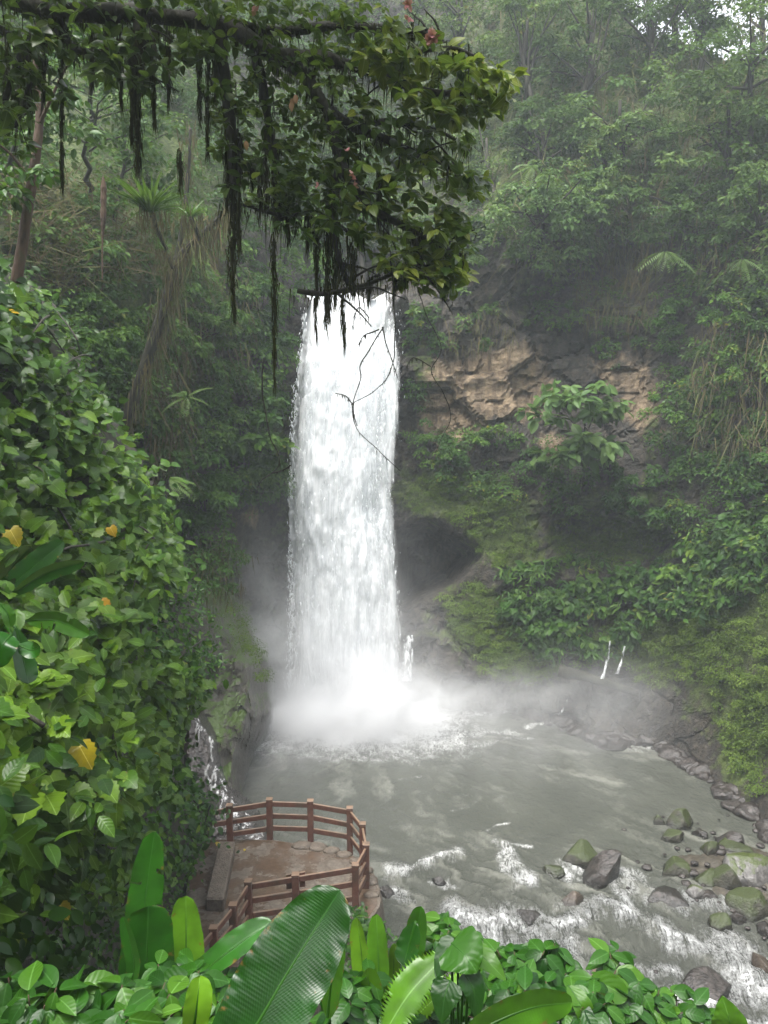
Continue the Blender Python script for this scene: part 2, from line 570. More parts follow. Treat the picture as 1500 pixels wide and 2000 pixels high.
def simple_rock(name, stops, moss=(.09, .12, .02), moss_amt=0.0, rough=.55, scale=5):
    m, nt, out = new_mat(name)
    pr = N(nt, "ShaderNodeBsdfPrincipled", i_Roughness=rough)
    v = gpos(nt)
    n1 = noise(nt, scale, 8, v, .65)
    col = ramp(nt, stops, n1)
    if moss_amt:
        g = N(nt, "ShaderNodeNewGeometry"); sx = N(nt, "ShaderNodeSeparateXYZ")
        nt.links.new(g.outputs['Normal'], sx.inputs[0])
        f = math_n(nt, 'ADD', math_n(nt, 'MULTIPLY', sx.outputs[2], .55), math_n(nt, 'MULTIPLY', noise(nt, 2.3, 6, v, .6), 1.1))
        mf = ramp(nt, [(1.02 - moss_amt * .55, (0, 0, 0)), (min(1.0, 1.17 - moss_amt * .55), (1, 1, 1))], f)
        mcol = mixc(nt, noise(nt, 14, 4, v), tuple(c * .45 for c in moss), tuple(c * 1.4 for c in moss))
        col = mixc(nt, mf, col, mcol)
    wt = attr(nt, 'wet')
    col = mixc(nt, math_n(nt, 'MULTIPLY', wt, .75), col, (.012, .011, .009))
    nt.links.new(math_n(nt, 'SUBTRACT', rough, math_n(nt, 'MULTIPLY', wt, rough * .6)), pr.inputs['Roughness'])
    nt.links.new(col, pr.inputs['Base Color'])
    b = N(nt, "ShaderNodeBump"); b.inputs['Strength'].default_value = .6; b.inputs['Distance'].default_value = .08
    nt.links.new(noise(nt, scale * 3, 6, v, .6), b.inputs['Height']); nt.links.new(b.outputs[0], pr.inputs['Normal'])
    nt.links.new(pr.outputs[0], out.inputs[0])
    MATS[name] = m
simple_rock('mossy_boulder', [(.3, (.014, .013, .009)), (.5, (.034, .032, .021)), (.7, (.07, .066, .045))], moss=(.032, .044, .009), moss_amt=.5)
simple_rock('grey_boulder', [(.3, (.045, .042, .04)), (.5, (.10, .095, .09)), (.7, (.18, .172, .165))], moss=(.05, .066, .016), moss_amt=.2, rough=.4)
simple_rock('wet_boulder', [(.3, (.012, .010, .009)), (.5, (.028, .023, .020)), (.7, (.062, .052, .046))], rough=.25)
simple_rock('brown_boulder', [(.3, (.03, .022, .016)), (.5, (.06, .045, .033)), (.7, (.10, .08, .06))], rough=.3)
simple_rock('soil', [(.3, (.012, .011, .008)), (.5, (.03, .026, .017)), (.7, (.05, .05, .025))], rough=.9)
simple_rock('hill_green', [(.3, (.012, .025, .008)), (.5, (.03, .06, .015)), (.7, (.06, .10, .025))], rough=.9, scale=3)
simple_rock('riverbed', [(.3, (.022, .019, .014)), (.5, (.045, .038, .027)), (.7, (.08, .068, .05))], rough=.35)
simple_rock('outcrop_rock', [(.3, (.03, .027, .024)), (.5, (.07, .062, .052)), (.7, (.12, .105, .088))], moss=(.052, .088, .012), moss_amt=.62, rough=.5, scale=2.5)
simple_rock('stone_masonry', [(.3, (.06, .047, .034)), (.5, (.11, .088, .066)), (.7, (.17, .14, .11))], moss=(.05, .06, .02), moss_amt=.03, rough=.5, scale=7)

def paint_wood(name='red_brown_wood'):
    m, nt, out = new_mat(name)
    pr = N(nt, "ShaderNodeBsdfPrincipled", i_Roughness=.5)
    v = gpos(nt)
    col = ramp(nt, [(.3, (.07, .028, .020)), (.5, (.115, .048, .033)), (.68, (.155, .072, .05)), (.8, (.20, .115, .08))], noise(nt, 7, 7, v, .65))
    g = N(nt, "ShaderNodeNewGeometry"); sx = N(nt, "ShaderNodeSeparateXYZ")
    nt.links.new(g.outputs['Normal'], sx.inputs[0])
    top_face = math_n(nt, 'MULTIPLY', math_n(nt, 'GREATER_THAN', sx.outputs[2], .6), .75)  # upward faces take a lighter brown
    col = mixc(nt, top_face, col, (.20, .135, .085))
    stain = ramp(nt, [(.50, (0, 0, 0)), (.66, (.7, .7, .7))], noise(nt, 2.6, 6, gpos(nt, (1, 1, .5)), .65))
    col = mixc(nt, stain, col, (.062, .048, .032))
    nt.links.new(col, pr.inputs['Base Color'])
    b = N(nt, "ShaderNodeBump"); b.inputs['Strength'].default_value = .3; b.inputs['Distance'].default_value = .01
    nt.links.new(noise(nt, 40, 4, v), b.inputs['Height']); nt.links.new(b.outputs[0], pr.inputs['Normal'])
    nt.links.new(pr.outputs[0], out.inputs[0])
    MATS[name] = m
paint_wood()

def wet_floor():
    m, nt, out = new_mat('wet_stone_floor')
    pr = N(nt, "ShaderNodeBsdfPrincipled")
    v = gpos(nt)
    n1 = noise(nt, 1.1, 5, v, .6)
    n2 = noise(nt, 9, 6, v, .6)
    stone = ramp(nt, [(.3, (.07, .057, .043)), (.55, (.12, .10, .08)), (.75, (.21, .19, .16))], n2)
    mud = ramp(nt, [(.3, (.062, .041, .027)), (.7, (.10, .068, .047))], n2)
    mf = ramp(nt, [(.42, (0, 0, 0)), (.58, (1, 1, 1))], n1)
    vo = N(nt, "ShaderNodeTexVoronoi", feature='DISTANCE_TO_EDGE'); vo.inputs['Scale'].default_value = 2.4
    nt.links.new(v, vo.inputs['Vector'])
    jf = ramp(nt, [(.02, (1, 1, 1)), (.07, (0, 0, 0))], vo.outputs['Distance'])
    col = mixc(nt, math_n(nt, 'MULTIPLY', jf, .55), stone, (.06, .045, .033))
    col = mixc(nt, mf, col, mud)
    nt.links.new(col, pr.inputs['Base Color'])
    rr = ramp(nt, [(.4, (.42, .42, .42)), (.56, (.12, .12, .12))], n1)
    nt.links.new(rr, pr.inputs['Roughness'])
    b = N(nt, "ShaderNodeBump"); b.inputs['Strength'].default_value = .3; b.inputs['Distance'].default_value = .02
    nt.links.new(math_n(nt, 'ADD', vo.outputs['Distance'], math_n(nt, 'MULTIPLY', n2, .3)), b.inputs['Height'])
    nt.links.new(b.outputs[0], pr.inputs['Normal'])
    nt.links.new(pr.outputs[0], out.inputs[0])
    MATS['wet_stone_floor'] = m
wet_floor()

def water_mat():
    m, nt, out = new_mat('river_water')
    pr = N(nt, "ShaderNodeBsdfPrincipled")
    v = gpos(nt)
    vf = gpos(nt, (1.0, .55, 1), (0, 0, math.radians(-35)))
    mud = ramp(nt, [(.3, (.046, .049, .040)), (.7, (.064, .067, .055))], noise(nt, .5, 5, v))
    nf = noise(nt, 3.2, 9, vf, .72, .8)
    nfine = noise(nt, 13, 6, v, .7)
    nst = noise(nt, 1.0, 9, gpos(nt, (8.0, 2.0, 1), (0, 0, math.radians(-38))), .72, 1.2)
    rid = math_n(nt, 'SUBTRACT', 1.0, math_n(nt, 'MULTIPLY', math_n(nt, 'ABSOLUTE', math_n(nt, 'SUBTRACT', nst, .5)), 5.0))
    comb = math_n(nt, 'ADD', math_n(nt, 'ADD', math_n(nt, 'MULTIPLY', nf, .45), math_n(nt, 'MULTIPLY', nfine, .35)), math_n(nt, 'MULTIPLY', rid, .22))
    f = math_n(nt, 'ADD', math_n(nt, 'MULTIPLY', math_n(nt, 'MULTIPLY', math_n(nt, 'SUBTRACT', comb, .51), 3.6), math_n(nt, 'MULTIPLY', attr(nt, 'foam'), 2.4, True)), attr(nt, 'foam'))
    ff = ramp(nt, [(.26, (0, 0, 0)), (.55, (.28, .28, .28)), (1.0, (1, 1, 1))], f)
    stk = attr(nt, 'streak')
    mud = mixc(nt, ramp(nt, [(.06, (0, 0, 0)), (.55, (1, 1, 1))], math_n(nt, 'ADD', stk, math_n(nt, 'MULTIPLY', math_n(nt, 'SUBTRACT', nst, .5), .5))), mud, (.15, .152, .130))
    col = mixc(nt, ff, mud, (.74, .75, .74))
    nt.links.new(col, pr.inputs['Base Color'])
    rr = mixc(nt, ff, (.09, .09, .09), (.8, .8, .8))
    nt.links.new(rr, pr.inputs['Roughness'])
    pr.inputs['IOR'].default_value = 1.33
    b = N(nt, "ShaderNodeBump"); b.inputs['Strength'].default_value = .9; b.inputs['Distance'].default_value = .18
    hh = math_n(nt, 'ADD', math_n(nt, 'ADD', noise(nt, 3.6, 6, vf, .62, .6), math_n(nt, 'MULTIPLY', nst, .4)), math_n(nt, 'MULTIPLY', ff, .5))
    nt.links.new(math_n(nt, 'ADD', math_n(nt, 'MULTIPLY', attr(nt, 'flow'), .6), .4), b.inputs['Strength'])
    nt.links.new(hh, b.inputs['Height']); nt.links.new(b.outputs[0], pr.inputs['Normal'])
    nt.links.new(pr.outputs[0], out.inputs[0])
    MATS['river_water'] = m
water_mat()

def white_water(name, alpha=False, ss=(2.2, 2.2, .4), lo=.5, hi=.75):
    m, nt, out = new_mat(name)
    df = N(nt, "ShaderNodeBsdfDiffuse")
    v = gpos(nt, ss)
    n1 = noise(nt, 1.0, 8, v, .62, .5)
    v2 = gpos(nt, (6.0, 6.0, .38))
    n2 = noise(nt, 1.0, 7, v2, .68)
    nn = math_n(nt, 'ADD', math_n(nt, 'MULTIPLY', n1, .6), math_n(nt, 'MULTIPLY', n2, .4))
    col = ramp(nt, [(.34, (.66, .70, .73)), (.5, (.86, .88, .89)), (.6, (.93, .93, .93))], nn)
    nt.links.new(col, df.inputs[0])
    tr = N(nt, "ShaderNodeBsdfTranslucent"); tr.inputs[0].default_value = (.85, .88, .9, 1)
    mx = N(nt, "ShaderNodeMixShader"); mx.inputs[0].default_value = .3
    nt.links.new(df.outputs[0], mx.inputs[1]); nt.links.new(tr.outputs[0], mx.inputs[2])
    b = N(nt, "ShaderNodeBump"); b.inputs['Strength'].default_value = .3; b.inputs['Distance'].default_value = .25
    nt.links.new(nn, b.inputs['Height']); nt.links.new(b.outputs[0], df.inputs['Normal'])
    sh = mx.outputs[0]
    if alpha:
        tp = N(nt, "ShaderNodeBsdfTransparent")
        a = math_n(nt, 'ADD', attr(nt, 'dens'), math_n(nt, 'MULTIPLY', math_n(nt, 'SUBTRACT', nn, .5), 2.2))
        af = ramp(nt, [(lo, (0, 0, 0)), (hi, (.95, .95, .95))], a)
        m2 = N(nt, "ShaderNodeMixShader")
        nt.links.new(af, m2.inputs[0]); nt.links.new(tp.outputs[0], m2.inputs[1]); nt.links.new(sh, m2.inputs[2])
        sh = m2.outputs[0]
    nt.links.new(sh, out.inputs[0])
    MATS[name] = m
white_water('falling_water', False, (2.4, 2.4, .22))
white_water('water_veil', True, (2.8, 2.8, .22), .25, .95)
white_water('thin_cascade', True, (7, 7, 1.6), .45, .8)

# ------------------------------------------------------------------ terrain: gorge wall (photo-derived distances)
def yw(px, py): return float(W(px, py, 0.0)[1])
SHORE = [(430, 1400), (560, 1395), (680, 1385), (800, 1380), (900, 1385), (1000, 1395), (1100, 1412), (1170, 1450), (1270, 1455), (1350, 1495), (1420, 1550), (1480, 1600), (1560, 1690), (1700, 1850), (1900, 2000)]
ctl = []
for px, py in SHORE:
    y = yw(px, py) + (1.0 if 540 < px < 820 else 0)
    ctl += [(px, py, y), (px, py + 120, y)]
ctl += [(px, 1750, yw(px, 1400) + 1) for px in (430, 560, 680, 800, 900, 1000)]
ctl += [
    (560, 600, 40.2), (680, 585, 41.2), (790, 600, 40.2), (680, 800, 40.3), (680, 1000, 40), (680, 1200, 39.3), (575, 900, 39.8), (790, 900, 39.6),
    (680, 540, 47), (640, 560, 45.5), (720, 555, 45.5), (680, 400, 51), (700, 250, 54), (700, 0, 58), (700, -300, 66), (560, 500, 43),
    (900, 780, 39.9), (850, 900, 39.2), (960, 1000, 38.6), (1000, 1120, 38.0), (960, 1250, 37.6), (870, 1260, 37.8), (850, 1330, 37.6), (820, 1000, 39.4), (960, 1330, 37.2),
    (1000, 620, 40.6), (860, 560, 41), (930, 520, 41.2), (1050, 450, 40.3), (1000, 330, 44), (950, 250, 49), (1100, 200, 45), (1100, 0, 50), (1100, -200, 58), (900, 100, 54),
    (1150, 720, 40.2), (1280, 700, 39.2), (1200, 500, 41.5), (1320, 500, 40), (1300, 300, 42), (1300, 150, 45), (1400, 110, 45), (1450, 400, 38.5), (1500, 250, 40), (1350, 60, 48),
    (1140, 900, 38.0), (1140, 1050, 37.6), (1150, 1150, 36.8), (1150, 1300, 36.3), (1300, 900, 36.6), (1300, 1100, 36.0), (1300, 1300, 34.8), (1220, 1380, 36.0),
    (1420, 750, 35), (1500, 600, 35), (1450, 950, 33.6), (1400, 1150, 32.8), (1450, 1300, 30.8), (1500, 1150, 30.5), (1480, 1480, 29.5), (1500, 1000, 32), (1700, 1200, 25.5), (1700, 800, 30), (1700, 400, 35), (1900, 1300, 20), (1900, 600, 26), (1900, 0, 36), (1700, 0, 41),
    (470, 1100, 37.6), (500, 850, 38.2), (540, 1250, 37.4), (430, 900, 35), (450, 700, 36), (300, 700, 31.5), (300, 900, 31), (350, 550, 34), (120, 450, 28), (100, 700, 26), (0, 300, 29), (200, 200, 38), (500, 300, 45), (350, 350, 38), (480, 480, 39), (400, 50, 52), (0, 0, 40), (150, -200, 50), (500, -250, 64), (300, 1300, 31), (0, 1200, 26), (-300, 800, 18), (-300, 200, 22), (-300, -200, 32), (-300, 1400, 18), (100, 1700, 24), (-300, 1750, 16),
]
DEPTH = Depth(ctl)
CAVE = [(770, 1030), (800, 1015), (835, 1008), (870, 1022), (900, 1045), (945, 1072), (935, 1098), (912, 1125), (890, 1150), (850, 1165), (800, 1190), (770, 1200)]
HOLLOW = [(1150, 470), (1200, 445), (1290, 460), (1300, 540), (1240, 590), (1170, 560), (1040, 640), (960, 600), (1050, 560)]
NOOK = [(1090, 1010), (1200, 980), (1330, 1020), (1370, 1060), (1280, 1110), (1150, 1110), (1080, 1080)]

def wall_Y(px, py):
    Y = DEPTH(px, py)
    Y = Y + 3.6 * sstep(-4, 45, poly_dist(px, py, CAVE) + 5 * fbm(np.stack([px / 22, py / 22, px * 0], -1), 3))
    Y = Y + 1.8 * sstep(-30, 50, poly_dist(px, py, HOLLOW))
    Y = Y + 1.5 * sstep(-20, 40, poly_dist(px, py, NOOK))
    return Y

def gsum(px, py, L):
    r = np.zeros(np.shape(px))
    for x, y, a, b, s in L:
        r = np.maximum(r, s * np.exp(-(((px - x) / a) ** 2 + ((py - y) / b) ** 2)))
    return r
TAN = [(890, 790, 85, 110, 1.15), (980, 745, 105, 85, 1.1), (1060, 760, 70, 60, .5), (1090, 870, 60, 35, .7), (1250, 770, 60, 90, .75), (1190, 720, 80, 60, .4), (1000, 620, 110, 60, .22), (490, 1010, 40, 30, .5)]
MOSS = [(870, 960, 130, 60, 1.0), (990, 1040, 90, 90, .9), (960, 1220, 120, 80, 1.0), (1010, 1300, 90, 60, .7), (1200, 990, 200, 60, .6), (1450, 1180, 120, 130, 1.0), (1470, 1400, 80, 120, 1.0), (1220, 1480, 60, 60, .1), (820, 700, 50, 120, .5), (1300, 1250, 160, 90, .9), (1450, 1480, 60, 80, .9), (1130, 560, 250, 120, .45), (1380, 1350, 90, 70, .6), (560, 900, 60, 300, .5), (1200, 1050, 170, 80, .8), (860, 1190, 60, 30, .3),
        (470, 1200, 60, 60, .4), (300, 600, 200, 250, .9), (1200, 200, 500, 300, 1.0), (200, 300, 400, 300, .9), (1360, 850, 120, 200, .5), (700, 300, 300, 250, .7)]

def wall_grid():
    step = 5
    px = np.arange(-400, 1905, step, float); py = np.arange(-330, 2010, step, float)
    X, Yp = np.meshgrid(px, py)
    # the skyline: above it the ground runs back as a plateau
    ridge = np.interp(px, [-400, 650, 1000, 1150, 1250, 1330, 1420, 1500, 1700, 1905], [-330, -330, -150, -60, 60, 75, 120, 110, 60, 0])[None, :]
    over = np.maximum(ridge - Yp, 0)
    Ye = np.maximum(Yp, ridge)
    D = wall_Y(X, Ye)
    V = P(X, Ye, D)
    V[..., 1] += over * .25
    V[..., 2] += over * .012
    rough = np.clip(gsum(X, Yp, [(1000, 700, 260, 170, 1), (900, 1270, 130, 90, .8), (560, 1200, 80, 200, .7), (1150, 1380, 200, 70, .7), (1420, 1500, 120, 80, .7)]) + .3, 0, 1)
    f1, f2, val = cells(V * np.array([.5, .5, .55]), 3)
    g1, g2, gval = cells(V * np.array([1.25, 1.25, 1.7]), 8)
    d = (val - .5) * .9 * rough + (gval - .5) * .3 * rough + .45 * fbm(V * .45, 4, 5) * 1.0 + .12 * fbm(V * 2.2, 3, 6)
    d = d + np.where(f2 < .12, .25 * rough, 0)
    V[..., 1] += d * (over == 0)
    keep = np.ones((len(py) - 1, len(px) - 1), bool)
    tan = gsum(X, Yp, TAN); moss = gsum(X, Yp, MOSS)
    o = mesh('gorge_wall', V.reshape(-1, 3), grid_faces(len(py), len(px), keep, True), MATS['gorge_rock'], attrs={'tan': tan, 'moss': moss}, smooth=False)
    tag(o, 'rocky gorge wall rising around the pool to the forested rim', 'cliff', kind='structure')
wall_grid()

def wall_pt(q, off=0.0):
    """points on the wall (towards the viewer by off metres) and outward normals"""
    px, py = q[:, 0], q[:, 1]
    Y = wall_Y(px, py)
    p0 = P(px, py, Y)
    e = 6.0
    a = P(px + e, py, wall_Y(px + e, py)) - p0
    b = P(px, py + e, wall_Y(px, py + e)) - p0
    n = norm(np.cross(a, b))
    n = np.where((n[:, 1] > 0)[:, None], -n, n)
    n = norm(n + np.array([0, -.5, .25]))
    return p0 + n * np.asarray(off)[..., None] if np.ndim(off) else p0 + n * off, n

# ------------------------------------------------------------------ other ground sheets
def ground_sheet():
    # river bed and the country beyond, one sheet out to the horizon
    xs = np.concatenate([[-900, -300, -100, -40], np.linspace(-14, 18, 60), [40, 100, 300, 900]])
    ys = np.concatenate([[-900, -300, -60, 0], np.linspace(12, 41, 50), [70, 150, 400, 900]])
    X, Y = np.meshgrid(xs, ys)
    Z = -1.6 + .25 * fbm(np.stack([X * .5, Y * .5, X * 0], -1), 3)
    V = np.stack([X, Y, Z], -1).reshape(-1, 3)
    tag(mesh('riverbed_ground', V, grid_faces(len(ys), len(xs)), MATS['riverbed'], smooth=True), kind='structure')
ground_sheet()

BANK_POLY = [(-420, 380), (-100, 470), (40, 530), (110, 600), (160, 720), (215, 810), (275, 900), (320, 985), (350, 1090), (405, 1230), (432, 1290), (412, 1345), (372, 1392), (352, 1440), (358, 1500), (392, 1545), (425, 1580), (395, 1650), (375, 1720), (350, 1800), (335, 1900), (320, 2100), (-420, 2100)]
BANK = Depth([(30, 540, 14), (160, 730, 14), (270, 900, 14.5), (345, 1080, 15.5), (425, 1280, 17.5), (380, 1440, 18), (420, 1570, 19), (375, 1720, 18.5), (340, 1850, 17), (-300, 500, 9), (0, 700, 12), (100, 900, 11.8), (0, 1000, 10.2), (-300, 1000, 6.5), (200, 1100, 11.2), (300, 1300, 12.2), (200, 1300, 9.4), (100, 1500, 6.9), (200, 1500, 8.5), (300, 1600, 12.0), (0, 1300, 7.2), (0, 1500, 6.0), (0, 1700, 5.6), (100, 1750, 7.6), (200, 1750, 10.5), (300, 1850, 14.5), (0, 1900, 5.5), (-300, 1500, 4.2), (-300, 2000, 3.6), (150, 1950, 9), (250, 2050, 12)])

def depth_patch(name, poly, fn, mat, step=6, roll=4.0, rw=40.0, rough=.3, freq=1.0, blocky=.0, back=0.0, parent=None, pad=0, kind=None, smooth=True):
    pl = np.array(poly, float)
    lo, hi = pl.min(0) - pad, pl.max(0) + pad
    px = np.arange(lo[0], hi[0] + step, step); py = np.arange(lo[1], hi[1] + step, step)
    X, Yp = np.meshgrid(px, py)
    d = poly_dist(X, Yp, poly) + 5 * fbm(np.stack([X / 30, Yp / 30, X * 0 + 7], -1), 3)
    Y = fn(X, Yp) + back
    t = np.clip(1 - d / rw, 0, 1.6)
    Y = Y + roll * t * t
    V = P(X, Yp, Y)
    V[..., 1] += rough * fbm(V * freq, 5, 4)
    if blocky:
        _, f2, val = cells(V * np.array([.9, .9, .55]), 5)
        V[..., 1] += blocky * (val - .5)
    keep = (d[:-1, :-1] > -8) & (d[1:, 1:] > -8) & (d[1:, :-1] > -8) & (d[:-1, 1:] > -8)
    F = grid_faces(len(py), len(px), keep, True)
    used = np.unique(F)
    remap = np.zeros(X.size, np.int64); remap[used] = np.arange(len(used))
    return mesh(name, V.reshape(-1, 3)[used], remap[F], mat, parent, smooth=smooth)

bank = depth_patch('left_hillside', BANK_POLY, BANK, MATS['soil'], roll=3.5, rw=70, rough=.5, freq=.8, back=.9)
tag(bank, kind='structure')

# rock shoulder beside the pool, in front of the fall
SHOULDER = [(330, 1120), (420, 1125), (448, 1160), (485, 1225), (522, 1290), (526, 1335), (534, 1395), (521, 1440), (503, 1472), (500, 1520), (507, 1575), (420, 1640), (330, 1640)]
SH_D = Depth([(440, 1160, 31), (500, 1290, 30.8), (520, 1390, 30.6), (495, 1500, 29.6), (500, 1570, 29.2), (380, 1200, 29.5), (350, 1400, 28.5), (430, 1450, 28.2), (440, 1560, 27.6), (340, 1600, 26.5)])
o = depth_patch('rock_shoulder', SHOULDER, SH_D, MATS['outcrop_rock'], step=3, roll=4.5, rw=55, rough=.8, freq=.8, blocky=.3, smooth=False)
tag(o, 'dark wet rock shoulder with a mossy green crest left of the pool', 'rock')
APRON = [(350, 1380), (400, 1385), (425, 1440), (445, 1530), (500, 1590), (532, 1640), (545, 1680), (400, 1690), (350, 1560)]
AP_D = Depth([(365, 1390, 27), (400, 1450, 26.8), (430, 1540, 26.0), (480, 1600, 25.2), (530, 1650, 24.2), (400, 1650, 24.0), (370, 1550, 25)])
o = depth_patch('cascade_ledge', APRON, AP_D, MATS['wet_boulder'], step=4, roll=2.0, rw=22, rough=.5, freq=1.3, blocky=.3, smooth=False)
tag(o, 'sloping wet rock ledge under the small cascade behind the platform', 'rock')

# the slope below the viewer where the front plants root
def near_slope():
    xs = np.linspace(-9, 12, 90); ys = np.linspace(-8, 15.5, 90)
    X, Y = np.meshgrid(xs, ys)
    edge = 6.6 - .25 * X
    Z = np.where(Y < 1.2, 12.9, 12.9 - (Y - 1.2) * .95)
    Z = Z - np.clip(Y - 6.2, 0, None) * 1.1
    Z = np.maximum(Z, -1.5)
    Z = Z - np.clip(X - 1.5, 0, None) * .32
    Z = Z + .22 * fbm(np.stack([X, Y, X * 0], -1) * .9, 4)
    V = np.stack([X, Y, Z], -1).reshape(-1, 3)
    tag(mesh('near_slope_ground', V, grid_faces(len(ys), len(xs)), MATS['soil'], smooth=True), kind='structure')
near_slope()
def sky_block_hillside():
    # unseen forested slope behind and beside the viewer, added to block low sky light
    a = np.linspace(math.radians(150), math.radians(400), 80); r = np.linspace(5.5, 70, 50)
    A, R = np.meshgrid(a, r)
    X, Y = R * np.cos(A), R * np.sin(A) - 1
    side = sstep(-.1, .45, -np.sin(A))
    Z = 12.6 + np.clip(R - 6, 0, None) * (1.15 - .45 * sstep(20, 60, R)) * side - 14 * (1 - side) * sstep(6, 14, R)
    V = np.stack([X, Y, Z], -1)
    V = V + .9 * np.stack([fbm(V * .5 + k, 4) for k in (0, 7, 13)], -1) * sstep(6, 12, R)[..., None]
    tag(mesh('rear_sky_block_hillside', V.reshape(-1, 3), grid_faces(50, 80, None, True), MATS['hill_green'], smooth=False), kind='structure')

def slope_z(x, y):
    z = 12.9 - max(y - 1.2, 0) * .95 - max(y - 6.2, 0) * 1.1
    return max(z, -1.5) - max(x - 1.5, 0) * .32

sky_block_hillside()

# ------------------------------------------------------------------ river
def zw(x, y):
    return -.75 * sstep(25.5, 17.0, y)

def WW(px, py):
    z = np.zeros(np.shape(px))
    for _ in range(5):
        d = ray(px, py)
        p = CAM + d * ((z - CAM[2]) / d[..., 2])[..., None]
        z = zw(p[..., 0], p[..., 1])
    return p

FOAM = [(755, 1705, 885, 1672, 11, 1), (758, 1738, 800, 1742, 7, .8), (980, 1650, 1005, 1715, 15, .95), (1005, 1690, 1030, 1720, 14, 1), (975, 1648, 1030, 1650, 5, .8), (945, 1625, 985, 1605, 4, .7),
        (885, 1790, 955, 1815, 18, 1.1), (985, 1800, 1050, 1822, 24, 1.25), (1060, 1812, 1150, 1790, 13, 1.05), (1000, 1845, 1120, 1855, 18, .9), (1000, 1865, 1050, 1890, 14, .9), (930, 1815, 985, 1840, 18, .8),
        (1092, 1700, 1112, 1722, 6, 1), (1200, 1738, 1248, 1790, 10, .95), (1222, 1790, 1300, 1822, 16, 1.1), (1290, 1822, 1378, 1858, 12, 1.0), (1170, 1765, 1285, 1808, 12, .9), (1290, 1755, 1335, 1780, 8, .7), (1300, 1848, 1380, 1858, 9, .8),
        (1440, 1895, 1510, 1945, 38, 1.35), (1335, 1948, 1425, 1985, 20, 1.2), (1262, 1897, 1330, 1890, 9, .85), (1237, 1718, 1218, 1755, 7, .9), (1470, 1850, 1490, 1900, 8, .7), (1360, 1990, 1500, 2010, 18, 1), (1105, 1880, 1150, 1930, 14, .7), (1340, 1745, 1360, 1760, 5, .9),
        (550, 1408, 840, 1408, 52, 2.2), (800, 1400, 980, 1388, 16, .75), (600, 1450, 1000, 1430, 14, .5), (560, 1475, 800, 1490, 10, .35), (850, 1470, 1030, 1440, 9, .45), (1030, 1420, 1085, 1410, 7, .8), (780, 1520, 830, 1515, 4, .35), (640, 1540, 1000, 1560, 12, .22), (880, 1585, 950, 1560, 5, .3), (700, 1600, 830, 1640, 20, .2)]

def river():
    st = .075
    xs = np.arange(-7.5, 16.5, st); ys = np.arange(13.0, 39.6, st)
    X, Y = np.meshgrid(xs, ys)
    p = np.stack([X, Y, X * 0], -1)
    foam = np.zeros(X.shape); hump = np.zeros(X.shape)
    wob = np.stack([fbm(p * 1.6, 4, 31), fbm(p * 1.6, 4, 47)], -1) * .3
    q = p[..., :2] + wob
    for x0, y0, x1, y1, wd, s in FOAM:
        A = WW(np.array([x0, x1]), np.array([y0, y1]))[:, :2]
        mp = m_per_px(A[:, 1].mean())
        e = A[1] - A[0]
        t = np.clip(((q - A[0]) @ e) / (e @ e), 0, 1)
        dist = np.linalg.norm((q - A[0] - t[..., None] * e) * np.array([1, .62]), axis=-1)
        g = .55 * s * np.exp(-(dist / (wd * mp * 1.15)) ** 1.3)
        foam = np.maximum(foam, g)
        hump = np.maximum(hump, g * min(.36, wd * mp * 1.0))
    turb = sstep(27, 21, Y)
    near = np.exp(-((X + 1.2) / 4.5) ** 2 - ((Y - 35.3) / 2.3) ** 2)
    Z = zw(X, Y) + hump * (Y < 30) * (1 + .7 * fbm(p * 3.5, 3, 3))
    a = math.radians(-35)
    pf = np.stack([X * math.cos(a) - Y * math.sin(a), (X * math.sin(a) + Y * math.cos(a)) * .6, X * 0], -1)
    Z = Z + (.06 + .20 * turb + .10 * near) * fbm(pf * 1.25, 5, 2, .55) + .05 * turb * fbm(p * 4.5, 3, 9)
    # currents: spreading out from the fall, then running off down the outlet
    dx, dy = X + 1.6 + wob[..., 0], Y - 37.5 + wob[..., 1]
    rr_, th = np.hypot(dx, dy), np.arctan2(dx, -dy)
    s1 = fbm(np.stack([th * 9, rr_ * .55, X * 0], -1), 5, 61, .6)
    s1b = fbm(np.stack([th * 26, rr_ * 1.1, X * 0 + 5], -1), 4, 67, .6)
    a2 = math.radians(-38)
    al, ac = X * math.cos(a2) - Y * math.sin(a2) * -1, X * math.sin(a2) + Y * math.cos(a2)
    al, ac = X * math.cos(a2) + Y * math.sin(a2), -X * math.sin(a2) + Y * math.cos(a2)
    s2 = fbm(np.stack([al * .6 + wob[..., 0] * 2, ac * 2.6 + wob[..., 1] * 3, X * 0 + 2], -1), 5, 71, .62)
    bl = sstep(29, 24.5, Y)
    streak = (s1 * .6 + s1b * .4) * (1 - bl) + s2 * bl
    Z = Z + streak * (.035 + .06 * bl)
    foam = foam * (.8 + .75 * fbm(p * 2.1, 3, 83))
    foam = np.maximum(foam, 0)
    foam = foam + .05 * turb * (1 + fbm(p * .9, 3, 77)) + .05 + .22 * near
    V = np.stack([X, Y, Z], -1).reshape(-1, 3)
    o = mesh('river_water', V, grid_faces(len(ys), len(xs)), MATS['river_water'], attrs={'foam': foam, 'streak': streak, 'flow': np.clip(turb + near + .15, 0, 1)}, smooth=True)
    tag(o, kind='structure')

